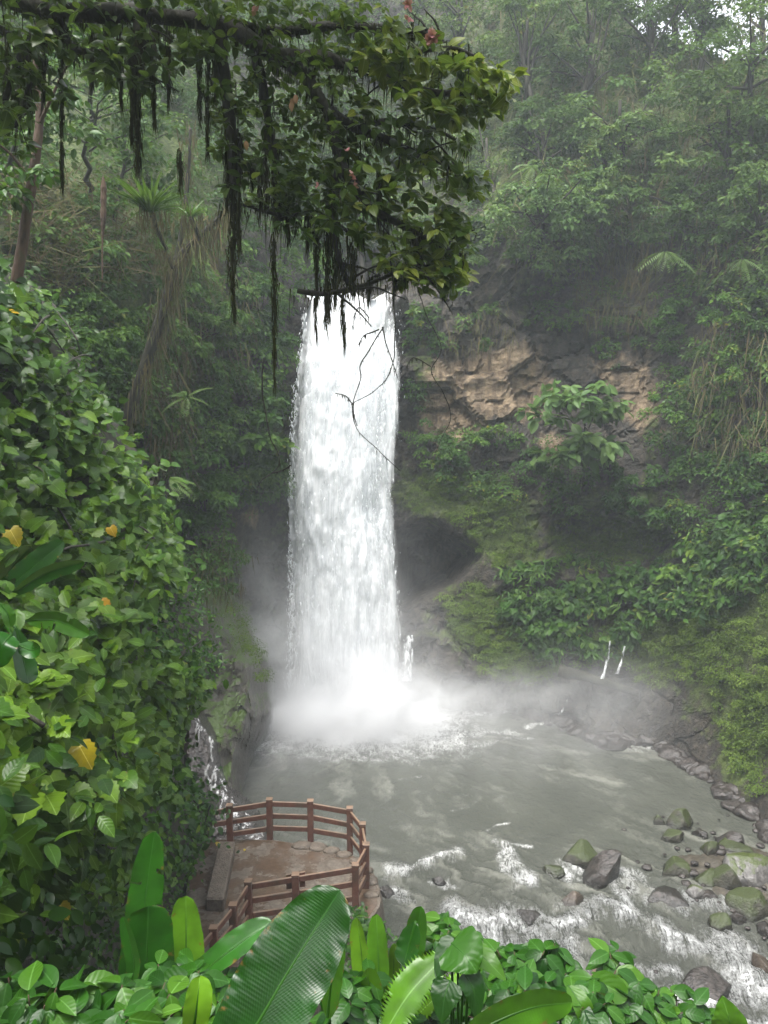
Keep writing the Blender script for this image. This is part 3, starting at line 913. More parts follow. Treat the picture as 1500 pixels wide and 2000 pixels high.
# ------------------------------------------------------------------ waterfall
ZLIP = float(P(680., 578., 39.2)[2])
def waterfall():
    root = thing('waterfall', 'tall white waterfall plunging from the gorge rim into the misty pool', 'waterfall', P(680., 1400., 37.))
    L = [(575, 594), (640, 592), (750, 579), (850, 570), (950, 567), (1250, 566), (1330, 562), (1430, 560)]
    R = [(575, 748), (600, 765), (640, 762), (750, 762), (850, 750), (950, 742), (1100, 748), (1250, 760), (1330, 764), (1430, 768)]
    def sheet(grow, depth, seed, amp, nu=70, nr=230, edge=8.0, right=False):
        w = np.linspace(0, 1, nr)
        py = 577 + (1425 - 577) * w
        l = np.interp(py, *np.array(L).T) - grow[0]; r = np.interp(py, *np.array(R).T) + grow[1]
        if right:
            l, r = r - 62, np.minimum(r + 12, 794 - 30 * sstep(1250, 1400, py) * 0)
        u = np.linspace(0, 1, nu)
        U, PY = np.meshgrid(u, py)
        lipn = 7 * fbm(np.stack([u * 7, u * 0, u * 0 + 2], -1), 3, 5) - 9 * np.exp(-((u - .52) / .14) ** 2) + 7 * np.exp(-((u - .84) / .12) ** 2)
        PY = PY + lipn[None] * sstep(700, 577, PY)
        nz = np.stack([U * 0, PY / 40, U * 0 + seed], -1)
        lw = edge * fbm(nz * 1.0, 4, seed); rw_ = edge * fbm(nz * 1.0 + 31, 4, seed)
        PX = l[:, None] + lw * sstep(577, 700, PY) + (r[:, None] - l[:, None] + (rw_ - lw) * sstep(577, 700, PY)) * U
        Y = 39.2 - 2.0 * np.sqrt(w)[:, None] * 1.0 - depth + 1.1 * (np.abs(U - .5) * 2) ** 4
        V = P(PX, PY, Y)
        p = V * np.array([1.1, 1.1, .28])
        V[..., 1] -= amp * fbm(p, 5, seed + 3) * sstep(577, 680, PY)
        V[..., 1] -= amp * .6 * fbm(V * np.array([3, 3, .9]), 4, seed + 5) * sstep(577, 680, PY)
        return V, U, PY
    V, U, PY = sheet((0, 0), 0, 1, .55)
    # the sheet bends back over the lip into the river above
    top = [V[0] + np.array([0, b, c]) for b, c in ((6.5, .55), (4, .45), (2, .3), (1.0, .18), (.4, .07))]
    V = np.concatenate([np.array(top), V]); nr, nu = V.shape[:2]
    mesh('water_sheet', V.reshape(-1, 3), grid_faces(nr, nu, None, True), MATS['falling_water'], root, smooth=True)
    for k, (gr, dp, dens) in enumerate([((8, 30), .35, .75), ((10, 36), .75, .6), ((6, 14), 1.1, .5), ((4, 36), -.45, .75)]):
        V, U, PY = sheet(gr, dp, 11 + 7 * k, .5, 60, 200, 12)
        edge = sstep(0, .16, U) * sstep(1, .72 if k != 2 else .85, U)
        d = dens * edge + (.22 * edge * sstep(650, 1100, PY)) - .55 * (1 - edge) - .55 * (1 - sstep(585, 690 + 50 * k, PY))
        mesh('water_veil', V.reshape(-1, 3), grid_faces(*V.shape[:2], None, True), MATS['water_veil'], root, attrs={'dens': d}, smooth=True)
    for k in (0, 1):
        V, U, PY = sheet((0, 30), -.2 + .5 * k, 61 + 9 * k, .4, 40, 200, 8, True)
        e = sstep(0, .35, U) * sstep(1, .55, U)
        d = .85 * e - .35 * (1 - e) - .5 * (1 - sstep(590, 760, PY))
        mesh('water_veil', V.reshape(-1, 3), grid_faces(*V.shape[:2], None, True), MATS['water_veil'], root, attrs={'dens': d}, smooth=True)
    # falling drops and torn streaks
    G = Geo()
    n = 6000
    py = 600 + 800 * RNG.random(n) ** .85
    l = np.interp(py, *np.array(L).T); r = np.interp(py, *np.array(R).T)
    side = RNG.random(n)
    u = np.where(side < .3, .01 + .02 * RNG.normal(size=n), np.where(side < .5, 1.02 + .06 * RNG.normal(size=n), RNG.random(n)))
    px = l + (r - l) * u
    px = np.where(px > 792, 792 - 20 * RNG.random(n), px)
    pos = P(px, py, 38.0 - 1.6 * ((py - 577) / 850) - RNG.random(n) * 1.0)
    s = (.025 + .075 * RNG.random(n) ** 2)
    G.leaves(T_HAIR, pos, np.array([0, -1.0, 0]) + .5 * RNG.normal(size=(n, 3)), np.array([0, 0, -1.0]) + .1 * RNG.normal(size=(n, 3)), s * 2.2, .10 + .18 * RNG.random(n))
    G.build('spray', MATS['falling_water'], root)
waterfall()

def cascade(name, label, cat, pts, widths, Y, dens=.6, bulge=.15):
    """thin falling water: centre line in photo px with a width and a distance for each point"""
    pts = np.array(pts, float); nr = 60; nu = 14
    t = np.linspace(0, 1, len(pts)); tt = np.linspace(0, 1, nr)
    cx = np.interp(tt, t, pts[:, 0]); cyy = np.interp(tt, t, pts[:, 1]); ww = np.interp(tt, t, widths); yy = np.interp(tt, t, Y)
    U = np.linspace(-1, 1, nu)[None]
    V = P(cx[:, None] + U * ww[:, None] / 2, cyy[:, None] + U * 0, yy[:, None] - bulge * (1 - U ** 2))
    V[..., 1] -= .12 * fbm(V * np.array([3, 3, 1]), 3, 2)
    e = (1 - np.abs(U) ** 3) * np.ones((nr, 1))
    d = dens * e - .3 * (1 - e)
    o = mesh(name, V.reshape(-1, 3), grid_faces(nr, nu, None, True), MATS['thin_cascade'], loc=V[-1, nu // 2], attrs={'dens': d}, smooth=True)
    tag(o, label, cat)
cascade('side_cascade', 'small cascade running down dark rock at left behind the railed platform', 'cascade', [(372, 1388), (400, 1440), (420, 1520), (440, 1570), (474, 1612), (500, 1650)], [26, 62, 74, 80, 115, 135], [26.4, 26.0, 25.6, 25.1, 24.5, 23.9], .46, .35)
cascade('side_spout', 'short white spout splashing off the rock just right of the waterfall foot', 'cascade', [(800, 1240), (797, 1270), (795, 1330)], [26, 36, 34], [36.2, 36, 35.8], .62)
cascade('bank_trickle', 'thin white trickle, left one of two on the far right bank', 'cascade', [(1192, 1252), (1188, 1285), (1176, 1325)], [6, 10, 12], [35.4, 35.3, 35.1], .68)
cascade('bank_trickle', 'thin white trickle, right one of two on the far right bank', 'cascade', [(1220, 1262), (1215, 1290), (1204, 1316)], [6, 9, 11], [35.2, 35.1, 35.0], .68)
cascade('bank_trickle', 'faint trickle slipping into the pool below the dark fallen log', 'cascade', [(1112, 1362), (1098, 1388), (1078, 1412)], [8, 10, 14], [35.6, 35.4, 35.2], .5)

# ------------------------------------------------------------------ boulders
ICO = {}
def ico(sub=4):
    if sub not in ICO:
        import bmesh
        bm = bmesh.new(); bmesh.ops.create_icosphere(bm, subdivisions=sub, radius=1)
        ICO[sub] = (np.array([v.co[:] for v in bm.verts]), np.array([[v.index for v in f.verts] for f in bm.faces]))
        bm.free()
    return ICO[sub]

def boulder(px, py, wpx, hpx, mat, label, seed, lean=0.0, deep=.8, ang=.3):
    """px,py: middle of its foot at the water line"""
    c = WW(np.array([px]), np.array([py + hpx * .35]))[0]
    mp = m_per_px(c[1] * 1.02)
    rx = wpx * mp * .58; rz = hpx * mp * .74; ry = rx * deep
    V, F = ico(4)
    rs = np.random.default_rng(seed)
    V = V.copy()
    V = V * (1 + ang * .5 * fbm(V * 1.3 + seed * 3.7, 2, seed))[:, None]
    for _ in range(15):   # planar cuts give a broken, angular outline
        d = norm(rs.normal(size=3)); d[2] = abs(d[2]) * .8
        d = norm(d); h = .5 + .34 * rs.random()
        s = V @ d
        V = V - np.maximum(s - h, 0)[:, None] * d * .97
    V = V * (1 + .035 * fbm(V * 6 + seed, 4, seed + 1))[:, None]
    V = V / np.abs(V).max(0)
    a = rs.random() * .5 - .25
    V = np.stack([V[:, 0] * rx + lean * V[:, 2] * rx, V[:, 1] * ry + V[:, 0] * ry * a, V[:, 2] * rz], -1)
    VW = V + c + np.array([0, ry * .3, rz * .1])
    wet = 1 - sstep(.04, .26, VW[:, 2] - zw(VW[:, 0], VW[:, 1]) - .12 * fbm(VW * 2.2, 3, 12))
    o = mesh('boulder', VW, F, MATS[mat], loc=c, attrs={'wet': wet}, smooth=True)
    tag(o, label, 'boulder', 'boulders in the river')
BL = [
    (1138, 1672, 92, 46, 'mossy_boulder', 'moss-capped boulder in mid river leaning on a bare grey slab', -.1),
    (1182, 1692, 84, 66, 'wet_boulder', 'bare grey slab-like boulder leaning against the moss-capped boulder in mid river', .15),
    (1083, 1697, 40, 22, 'mossy_boulder', 'small dark mossy rock just left of the moss-capped mid-river boulder', 0),
    (1115, 1760, 54, 34, 'brown_boulder', 'smooth brown oval boulder below the moss-capped mid-river boulder', .1),
    (1326, 1692, 66, 42, 'mossy_boulder', 'blocky mossy boulder at the left edge of the right-bank rock pile', 0),
    (1287, 1600, 28, 26, 'mossy_boulder', 'small round mossy rock farthest left and back on the right bank', 0),
    (1335, 1602, 58, 42, 'mossy_boulder', 'upright pointed mossy rock at the back of the right-bank rock pile', 0),
    (1318, 1630, 52, 30, 'mossy_boulder', 'low dark mossy rock in front of the pointed mossy rock', 0),
    (1390, 1654, 36, 38, 'mossy_boulder', 'bright green mossy rock in the middle of the right-bank pile', 0),
    (1436, 1640, 58, 36, 'wet_boulder', 'black wet wedge rock behind the big pale slab on right bank', .1),
    (1440, 1655, 74, 24, 'mossy_boulder', 'flat mossy rock lying under the black wet wedge rock', 0),
    (1370, 1626, 34, 22, 'wet_boulder', 'small wet dark rock between two mossy rocks at the back of the pile', 0),
    (1460, 1695, 100, 80, 'grey_boulder', 'large pale grey flat-topped boulder on the right bank', .1),
    (1418, 1712, 58, 66, 'mossy_boulder', 'dark mossy block leaning against the large pale grey boulder', -.1),
    (1384, 1716, 58, 34, 'mossy_boulder', 'green wedge rock at the water edge before the dark mossy block', .1),
    (1476, 1760, 94, 76, 'mossy_boulder', 'biggest mossy boulder at the right picture edge, front of the pile', 0),
    (1410, 1800, 52, 34, 'mossy_boulder', 'lone mossy rock in shallow water below the right-bank pile', 0),
    (1358, 1738, 44, 30, 'grey_boulder', 'small whitish rock beside the green wedge rock', 0),
    (1495, 1812, 40, 34, 'wet_boulder', 'dark rounded rock cut by the right picture edge', 0),
    (1308, 1752, 86, 24, 'wet_boulder', 'low wet slab in the water just left of the rock pile', 0),
    (1440, 1790, 34, 26, 'wet_boulder', 'small wet stone under the biggest mossy boulder', 0),
    (1390, 1752, 44, 22, 'wet_boulder', 'flat wet stone in front of the green wedge rock', 0),
    (1080, 1876, 66, 40, 'wet_boulder', 'round dark boulder in the rapids just above the front shrubs', 0),
    (1140, 1906, 32, 28, 'wet_boulder', 'black small boulder next to the broken pinkish stump', 0),
    (1385, 1926, 132, 48, 'wet_boulder', 'broad low wet boulder in white water near the lower right corner', 0),
    (1226, 1878, 32, 20, 'wet_boulder', 'little dark rock in mid rapids right of the broken stump', 0),
    (1265, 1965, 150, 36, 'brown_boulder', 'broad brown rock barely awash above the front shrubs', 0),
    (752, 1742, 44, 22, 'wet_boulder', 'dark rock at the water line against the platform wall', 0),
    (856, 1717, 28, 14, 'wet_boulder', 'small dark rock breaking the river surface right of the platform', 0),
    (925, 1790, 42, 18, 'wet_boulder', 'wet rock at the head of the left white rapid', 0),
    (1040, 1790, 60, 16, 'wet_boulder', 'low rock hump just above the brightest white rapid', 0),
    (1210, 1448, 92, 20, 'wet_boulder', 'dark flat ledge rock at the far shore of the pool', 0),
    (1490, 1880, 60, 60, 'brown_boulder', 'smooth brown boulder in white water at the right picture edge', -.2),
]
for x, y, a, b, m, lab, lean in BL:
    if x < 1270 or y > 1745 and x < 1400:
        FOAM.append((x - a * .45, y + b * .30, x + a * .75, y + b * .62, 3 + a * .10, .62))
        FOAM.append((x + a * .45, y + b * .2, x + a * 1.3, y + b * .9, 3 + a * .09, .55))
river()
for k, (x, y, a, b, m, lab, lean) in enumerate(BL):
    boulder(x, y, a, b, m, lab, 40 + k, lean, .85)

def gravel_bar():
    c = WW(np.array([1440.]), np.array([1730.]))[0]
    r = np.linspace(0, 1, 24); a = np.linspace(0, 2 * math.pi, 49)
    Rr, A = np.meshgrid(r, a, indexing='ij')
    X = c[0] + .8 + np.cos(A) * Rr * 2.9; Y = c[1] + .3 + np.sin(A) * Rr * 3.0
    p = np.stack([X, Y, X * 0], -1)
    Z = zw(X, Y) +   .20 * (1 - Rr ** 2) - .11 + .14 * fbm(p * 1.6, 4, 5)
    tag(mesh('gravel_bar', np.stack([X, Y, Z], -1).reshape(-1, 3), grid_faces(24, 49, None, True), MATS['riverbed'], smooth=True), kind='structure')
    G = Geo(); rs = np.random.default_rng(8); V0, F1 = ico(2)
    for k in range(130):
        q = rs.normal(size=2) * np.array([1.7, 1.9])
        x, y = c[0] + .5 + q[0], c[1] + .2 + q[1]
        sc = .05 + .13 * rs.random() ** 2
        v = V0 * (1 + .35 * fbm(V0 * 1.2 + k, 2, k))[:, None] * np.array([1, .8 + .3 * rs.random(), .6]) * sc
        G.add(v + np.array([x, y, float(zw(x, y)) + .04 + .1 * max(0, 1 - q @ q / 6)]), F1)
    tag(G.build('river_stones', MATS['wet_boulder'], smooth=True), kind='stuff')
gravel_bar()

def shore_rubble():
    # broken stones heaped along the foot of the gorge wall
    G = Geo(); rs = np.random.default_rng(21)
    line = [(1000, 1398), (1100, 1414), (1170, 1452), (1270, 1457), (1350, 1497), (1420, 1552), (1480, 1602), (1560, 1690)]
    lx = np.array(line, float)
    for k in range(260):
        t = rs.random() * (len(lx) - 1); i = int(t); q = lx[i] + (lx[i + 1] - lx[i]) * (t - i) + rs.normal(size=2) * np.array([9, 5]) - np.array([0, 3])
        c = W(q[0], q[1], 0.0)
        sc = .08 + .42 * rs.random() ** 2.4
        V0, F1 = ico(3)
        v = V0.copy()
        for _ in range(8):
            d = norm(rs.normal(size=3)); h = .55 + .3 * rs.random(); dd = v @ d
            v = v - np.maximum(dd - h, 0)[:, None] * d
        v = v * (1 + .12 * fbm(v * 2 + k, 2, k))[:, None]
        G.add(c + np.array([0, .25 * sc, .1 * sc]) + v * sc * np.array([1.2, 1, .8]), F1)
    tag(G.build('shore_rubble', MATS['wet_boulder'], smooth=True), kind='stuff')
shore_rubble()

for lab, x, y, a, b in (('dark rock at the left end of the waterfall lip', 588, 592, 34, 40), ('dark rock at the right end of the waterfall lip', 779, 600, 36, 46), ('small rock splitting the water at the waterfall lip', 722, 577, 20, 12)):
    c = P(float(x), float(y), 39.5)
    V0, F1 = ico(3)
    v = V0.copy(); rs = np.random.default_rng(x)
    for _ in range(9):
        d = norm(rs.normal(size=3)); h = .55 + .3 * rs.random(); dd = v @ d
        v = v - np.maximum(dd - h, 0)[:, None] * d
    mp = m_per_px(39.5)
    tag(mesh('lip_rock', c + v * np.array([a * mp * .6, .8, b * mp * .6]), F1, MATS['wet_boulder'], loc=c, smooth=True), lab, 'rock', 'rocks at the waterfall lip')

# fallen log on the far bank, broken stump in the rapids, dead branch
def log(name, label, cat, pts, r0, r1, mat, sides=12):
    G = Geo()
    p = np.array([P(float(a), float(b), float(c)) for a, b, c in pts])
    t = np.linspace(0, 1, len(p)); tt = np.linspace(0, 1, 18)
    q = np.stack([np.interp(tt, t, p[:, k]) for k in range(3)], -1)
    q += .25 * r0 * np.stack([fbm(q * .8 + s, 2) for s in (0, 9, 17)], -1)
    G.tube(q, np.linspace(r0, r1, 18), sides, wob=.35)
    tag(G.build(name, MATS[mat], loc=q[0], smooth=True), label, cat)
log('fallen_log', 'dark fallen log lying on the misty far bank under the trickles', 'log', [(1090, 1308, 36.0), (1160, 1328, 35.6), (1240, 1352, 35.3)], .28, .16, 'mossy_bark')
p0 = WW(np.array([1163.]), np.array([1925.]))[0]
log('broken_stump', 'pinkish broken stump sticking out of the rapids above the front shrubs', 'stump', [(1160, 1945, p0[1] - .2), (1164, 1905, p0[1]), (1172, 1870, p0[1] + .1)], .17, .11, 'wet_wood')
log('drift_plank', 'thin brown driftwood stick among the right-bank mossy boulders', 'stick', [(1352, 1685, 26.2), (1385, 1682, 26.2)], .06, .04, 'wet_wood', 8)

# ------------------------------------------------------------------ platform, low wall, fence
ZF = 1.8
def F0(px, py, z=ZF): return W(float(px), float(py), z)
def platform():
    out = [F0(x, y) for x, y in [(392, 1640), (450, 1640), (526, 1641), (606, 1650), (660, 1661), (700, 1676), (724, 1700), (737, 1735), (736, 1768), (718, 1795), (640, 1806), (560, 1814), (495, 1826), (470, 1870), (452, 1930), (446, 2010), (372, 2010), (376, 1930), (378, 1850), (370, 1760), (372, 1690)]]
    out = np.array(out)
    # densify
    pts = []
    for a, b in zip(out, np.roll(out, -1, 0)):
        for t in np.linspace(0, 1, 5, endpoint=False): pts.append(a + (b - a) * t)
    pts = np.array(pts); n = len(pts)
    c = pts.mean(0)
    root = thing('viewing_platform', 'wet brown stone viewing platform jutting into the pool, ringed by a fence', 'platform', (c[0], c[1], -1.5))
    import bmesh
    bm = bmesh.new()
    vs = [bm.verts.new((p[0], p[1], ZF)) for p in pts]
    f = bm.faces.new(vs)
    bmesh.ops.triangulate(bm, faces=[f])
    V = np.array([v.co[:] for v in bm.verts]); bm.verts.index_update()
    T = np.array([[v.index for v in q.verts] for q in bm.faces]); bm.free()
    nz = np.cross(V[T[:, 1]] - V[T[:, 0]], V[T[:, 2]] - V[T[:, 0]])[:, 2]
    T[nz < 0] = T[nz < 0][:, ::-1]
    mesh('floor', V, T, MATS['wet_stone_floor'], root)
    zs = np.array([ZF, ZF - .04, ZF - .3, .9, .3, -.4, -1.5])
    ctr = np.array([c[0], c[1]])
    R = []
    for k, z in enumerate(zs):
        q = pts.copy(); dirv = norm(q[:, :2] - ctr)
        off = (0 if k == 0 else .03) + .05 * k
        nzv = 0 if k == 0 else .10 * fbm(np.stack([q[:, 0] * 2, q[:, 1] * 2, np.full(n, z * 2)], -1), 3)
        q[:, :2] += dirv * (off + nzv)[:, None] if np.ndim(nzv) else dirv * off
        q[:, 2] = z
        R.append(q)
    R = np.array(R); i = np.arange(len(zs) * n).reshape(len(zs), n); j = np.roll(i, -1, 1)
    Q = np.stack([i[:-1], i[1:], j[1:], j[:-1]], -1).reshape(-1, 4)
    mesh('retaining_wall', R.reshape(-1, 3), Q, MATS['stone_masonry'], root)
    # kerb of rough stones along the back right edge
    rs = np.random.default_rng(5)
    edge = [(590, 1652), (620, 1655), (648, 1662), (672, 1670), (695, 1682), (712, 1700), (722, 1722), (726, 1748)]
    for x, y in edge:
        V0, F1 = ico(2)
        q = V0 * (1 + .25 * fbm(V0 * 1.5 + x, 3))[:, None]
        G = Geo(); G.add(F0(x, y) + q * np.array([.26, .2, .1]) * (0.8 + .5 * rs.random()), F1)
        G.build('kerb_stone', MATS['stone_masonry'], root, smooth=True)
platform()

def low_wall():
    zt = ZF + .36
    a, b = F0(426, 1643, zt), F0(460, 1641, zt)
    c, d = F0(402, 1752, zt), F0(436, 1757, zt)
    root_loc = (a + d) / 2 * np.array([1, 1, 0]) + np.array([0, 0, ZF])
    G = Geo()
    back, front = (a + b) / 2, (c + d) / 2
    ax = (front - back) / 2; side = ((b - a) + (d - c)) / 4
    G.box((back + front) / 2 - np.array([0, 0, .2]), ax, side, np.array([0, 0, .2]), .04)
    o = G.build('low_wall', MATS['stone_masonry'], loc=root_loc)
    tag(o, 'low brown stone wall running along the left side of the platform', 'low wall')
low_wall()
for lab, x, y, z, sz in (('yellow fallen leaf lying at the end of the low platform wall', 422, 1650, 2.19, .13), ('tiny pale fallen leaf on the brown platform floor', 476, 1661, 1.81, .07)):
    c = F0(x, y, z)
    G = Geo(); G.leaves(T_HEART, c[None] + [[0, 0, .01]], np.array([[.1, -.5, .8]]), np.array([[.7, .5, 0]]), sz, 1.0, np.array([.985]))
    tag(G.build('fallen_leaf', MATS['bank_leaf'], loc=c), lab, 'leaf')

def fence():
    ZT = 3.0
    tops = [(448, 1574), (526, 1562), (606, 1565), (683, 1579), (708, 1610), (715, 1650), (694, 1690), (577, 1709), (485, 1722), (455, 1768), (417, 1813)]
    p = [W(float(x), float(y), ZT) for x, y in tops]
    p.append(p[-1] + (p[-1] - p[-2]) * 1.3)
    left_end = p[0] + (p[0] - p[1]) * .6
    root = thing('wooden_fence', 'reddish brown wooden post-and-rail fence curving around the platform', 'fence', (p[6][0], p[6][1], ZF))
    for q in p:
        G = Geo()
        G.box(np.array([q[0], q[1], (ZT + ZF - .35) / 2]), [.088, 0, 0], [0, .088, 0], [0, 0, (ZT - ZF + .35) / 2], .015)
        G.box(np.array([q[0], q[1], ZT + .022]), [.096, 0, 0], [0, .096, 0], [0, 0, .02], .018)
        G.build('post', MATS['red_brown_wood'], root)
    rs = np.random.default_rng(3)
    segs = [(left_end, p[0])] + [(p[k], p[k + 1]) for k in range(len(p) - 1)]
    for k, (a, b) in enumerate(segs):
        d = norm((b - a) * np.array([1, 1, 0])); nrm = np.array([-d[1], d[0], 0])
        if k in (0,): a = a + d * 0
        for h in (1.08, .70, .31):
            if k == 0 and h < .5: continue
            j = (rs.random(2) - .5) * .03
            A = a + d * (.085 if k else (.0 if h > 1 else .25)); B = b - d * .085
            A = np.array([A[0], A[1], ZF + h + j[0]]); B = np.array([B[0], B[1], ZF + h + j[1]])
            G = Geo()
            ax = (B - A) / 2
            G.box((A + B) / 2, ax, nrm * .03, np.array([0, 0, .078]), .012)
            G.build('rail', MATS['red_brown_wood'], root)
    # splice blocks on the middle front post
    q = p[7]; d = norm((p[8] - p[6]) * np.array([1, 1, 0]))
    for s in (-1, 1):
        G = Geo()
        G.box(np.array([q[0], q[1], ZF + 1.02]) + d * s * .17 + np.array([0, .07, 0]), d * .07, [0, .03, 0], [0, 0, .2], .01)
        G.build('splice_block', MATS['red_brown_wood'], root)
fence()

# ------------------------------------------------------------------ vegetation on the far walls
def stuff(name, G, mat):
    o = G.build(name, MATS[mat])
    return tag(o, kind='stuff')

def clumps_on(G, poly, n, r, per, size, T=T_DIA, off=.3, cr=None, up=.8, droop=.4, squash=.75, **kw):
    q = in_poly(poly, n)
    offs = RNG.random(n) * off
    p, nr = wall_pt(q, offs)
    for k in range(n):
        rr = r[0] + (r[1] - r[0]) * RNG.random() ** 1.5
        sz = size if np.isscalar(size) else size[0] + (size[1] - size[0]) * RNG.random()
        t = T if isinstance(T, tuple) else T[int(RNG.random() * len(T))]
        clump(G, p[k] + nr[k] * rr * .3, np.array([rr, rr * .8, rr * squash]), int(per * (.6 + .8 * RNG.random())), sz, t, nr[k], up, droop, cr=None if cr is None else cr[0] + (cr[1] - cr[0]) * RNG.random(), **kw)

# upper forest floor cover on both sides
G = Geo()
clumps_on(G, [(700, -320), (1900, -320), (1900, 620), (1500, 640), (1350, 560), (1260, 470), (1150, 470), (1120, 540), (960, 520), (900, 560), (800, 540), (700, 500)], 1050, (.4, 1.3), 110, (.14, .28), off=1.0)
stuff('forest_undergrowth', G, 'far_leaf')
G = Geo()
clumps_on(G, [(-380, -320), (700, -320), (700, 520), (560, 620), (555, 760), (540, 900), (500, 1000), (470, 1150), (380, 1200), (280, 1050), (-380, 700)], 950, (.4, 1.2), 100, (.12, .27), off=.8)
clumps_on(G, [(200, -320), (780, -320), (780, 500), (560, 520), (300, 220), (120, 60)], 420, (.5, 1.3), 110, (.14, .28), off=1.2)
clumps_on(G, [(90, 520), (560, 560), (550, 1000), (300, 930), (200, 760)], 190, (.35, .9), 110, (.13, .26), off=1.1)
stuff('slope_undergrowth', G, 'slope_leaf')
G = Geo()
clumps_on(G, [(1290, 560), (1900, 560), (1900, 1150), (1420, 1080), (1330, 1040), (1230, 1000), (1120, 1000), (960, 990), (820, 930), (800, 840), (1040, 850), (1240, 880), (1300, 750)], 560, (.3, .9), 85, (.11, .24), off=.4)
clumps_on(G, [(795, 600), (850, 600), (880, 680), (840, 720), (830, 860), (795, 880)], 45, (.25, .5), 50, (.12, .2), off=.2)
clumps_on(G, [(880, 570), (1300, 560), (1300, 640), (1100, 660), (1000, 640), (900, 660)], 45, (.25, .6), 50, (.13, .22), off=.2)
clumps_on(G, [(1270, 620), (1130, 620), (1180, 740), (1280, 720)], 14, (.2, .5), 40, (.13, .22), off=.2)
stuff('cliff_creeper', G, 'cliff_leaf')
G = Geo()
clumps_on(G, [(960, 1110), (1080, 1090), (1250, 1110), (1400, 1040), (1500, 1000), (1600, 1100), (1400, 1200), (1250, 1220), (1200, 1300), (1050, 1280), (980, 1200)], 300, (.25, .65), 36, (.2, .4), [T_LANCE, T_BIG, T_BIG], off=.3, up=.6, droop=.2)
stuff('broadleaf_ground_cover', G, 'cliff_leaf')
G = Geo()
for poly, n in (([(1360, 1130), (1650, 1060), (1650, 1560), (1480, 1540), (1420, 1480), (1430, 1340), (1320, 1250)], 330), ([(850, 1160), (940, 1130), (1010, 1240), (1090, 1330), (960, 1330), (880, 1230)], 170), ([(795, 930), (1000, 930), (1050, 1080), (960, 1130), (930, 1060), (850, 1000), (795, 1010)], 150), ([(1150, 1230), (1420, 1200), (1430, 1340), (1250, 1340)], 150), ([(1380, 1320), (1560, 1300), (1620, 1600), (1490, 1560), (1420, 1500)], 150), ([(1000, 1270), (1160, 1240), (1170, 1310), (1060, 1330)], 50), ([(1080, 1000), (1340, 1000), (1340, 1110), (1080, 1110)], 90)):
    clumps_on(G, poly, n, (.2, .5), 80, (.05, .10), T_DIA, off=.08, squash=.55, up=.5)
stuff('moss_carpet', G, 'moss_tuft')
# hair-thin dry stems and roots hanging on the slopes
G = Geo()
for poly, n, lo, hi in (([(0, 380), (260, 380), (300, 560), (100, 600), (0, 540)], 1000, .5, 1.8), ([(250, 620), (345, 560), (340, 900), (260, 920)], 450, .8, 2.4), ([(360, 480), (480, 560), (470, 760), (340, 720)], 300, .6, 1.8), ([(1130, 470), (1290, 480), (1280, 640), (1120, 640)], 300, .6, 1.8), ([(1370, 640), (1600, 640), (1600, 900), (1370, 900)], 500, .6, 2.0), ([(860, 640), (1000, 600), (1000, 700), (860, 700)], 200, .3, .8), ([(900, 0), (1600, 0), (1600, 560), (1000, 500)], 1700, .8, 3.4)):
    q = in_poly(poly, n)
    p, nr = wall_pt(q, .5 + .9 * RNG.random(n))
    L = lo + (hi - lo) * RNG.random(n)
    if poly[0] == (0, 380):
        dirs = norm(RNG.normal(size=(n, 3)) + np.array([0, -.3, .3]))
    else:
        dirs = norm(RNG.normal(size=(n, 3)) * .16 - UP)
    G.leaves(T_HAIR, p, nr + .5 * RNG.normal(size=(n, 3)), dirs, L, .03 / L + .008)
stuff('dry_stems', G, 'dry_hair')

# ------------------------------------------------------------------ trees
def limb(G, a, b, r0, r1, sag=0.0, k=8, sides=7):
    t = np.linspace(0, 1, k)[:, None]
    p = a + (b - a) * t - np.array([0, 0, 1]) * sag * 4 * t * (1 - t)
    p = p + .06 * np.linalg.norm(b - a) * np.stack([fbm(p * .7 + s, 2) for s in (3, 12, 25)], -1) * (4 * t * (1 - t))
    G.tube(p, r0 + (r1 - r0) * t[:, 0], sides, wob=.2)

def tree(label, px, py, Y, r, hpx, name='forest_tree', mat='far_leaf', leaf=(.2, .36), nclump=18, per=80, trunk_r=.16, cat='tree', group=None, T=T_DIA, cr=None, bark='bark', squash=.9, foot=None, off=-.6):
    """crown centred on photo px,py at distance Y; r radii in metres; trunk runs down to the wall hpx below"""
    c = P(float(px), float(py), float(Y))
    fpx, fpy = foot or (px + RNG.normal() * 8, py + hpx)
    base, nb = wall_pt(np.array([[fpx, fpy]], float), off)
    base = base[0]
    root = thing(name, label, cat, base, group)
    G = Geo()
    top = c + np.array([0, 0, r * .35])
    limb(G, base, top, trunk_r, trunk_r * .35, 0, 12, 9)
    L = Geo()
    cr0 = RNG.random() if cr is None else cr
    for k in range(nclump):
        d = rand_dirs(1)[0]
        q = c + d * r * (.35 + .85 * RNG.random() ** .7) * np.array([1, .8, squash])
        rr = r * (.16 + .24 * RNG.random())
        if k % 3 == 0:
            limb(G, base + (top - base) * (.55 + .3 * RNG.random()), q, trunk_r * .4, trunk_r * .12, -.1, 6, 5)
        sz = leaf[0] + (leaf[1] - leaf[0]) * RNG.random()
        clump(L, q, np.array([rr, rr * .9, rr * .62]), int(per * (.6 + .8 * RNG.random())), sz, T, np.array([0, -.6, 0]), cr=np.clip(cr0 + .25 * RNG.normal(), 0, 1), shell=.3)
    G.build('trunk', MATS[bark], root, smooth=True)
    L.build('crown', MATS[mat], root)
    return root

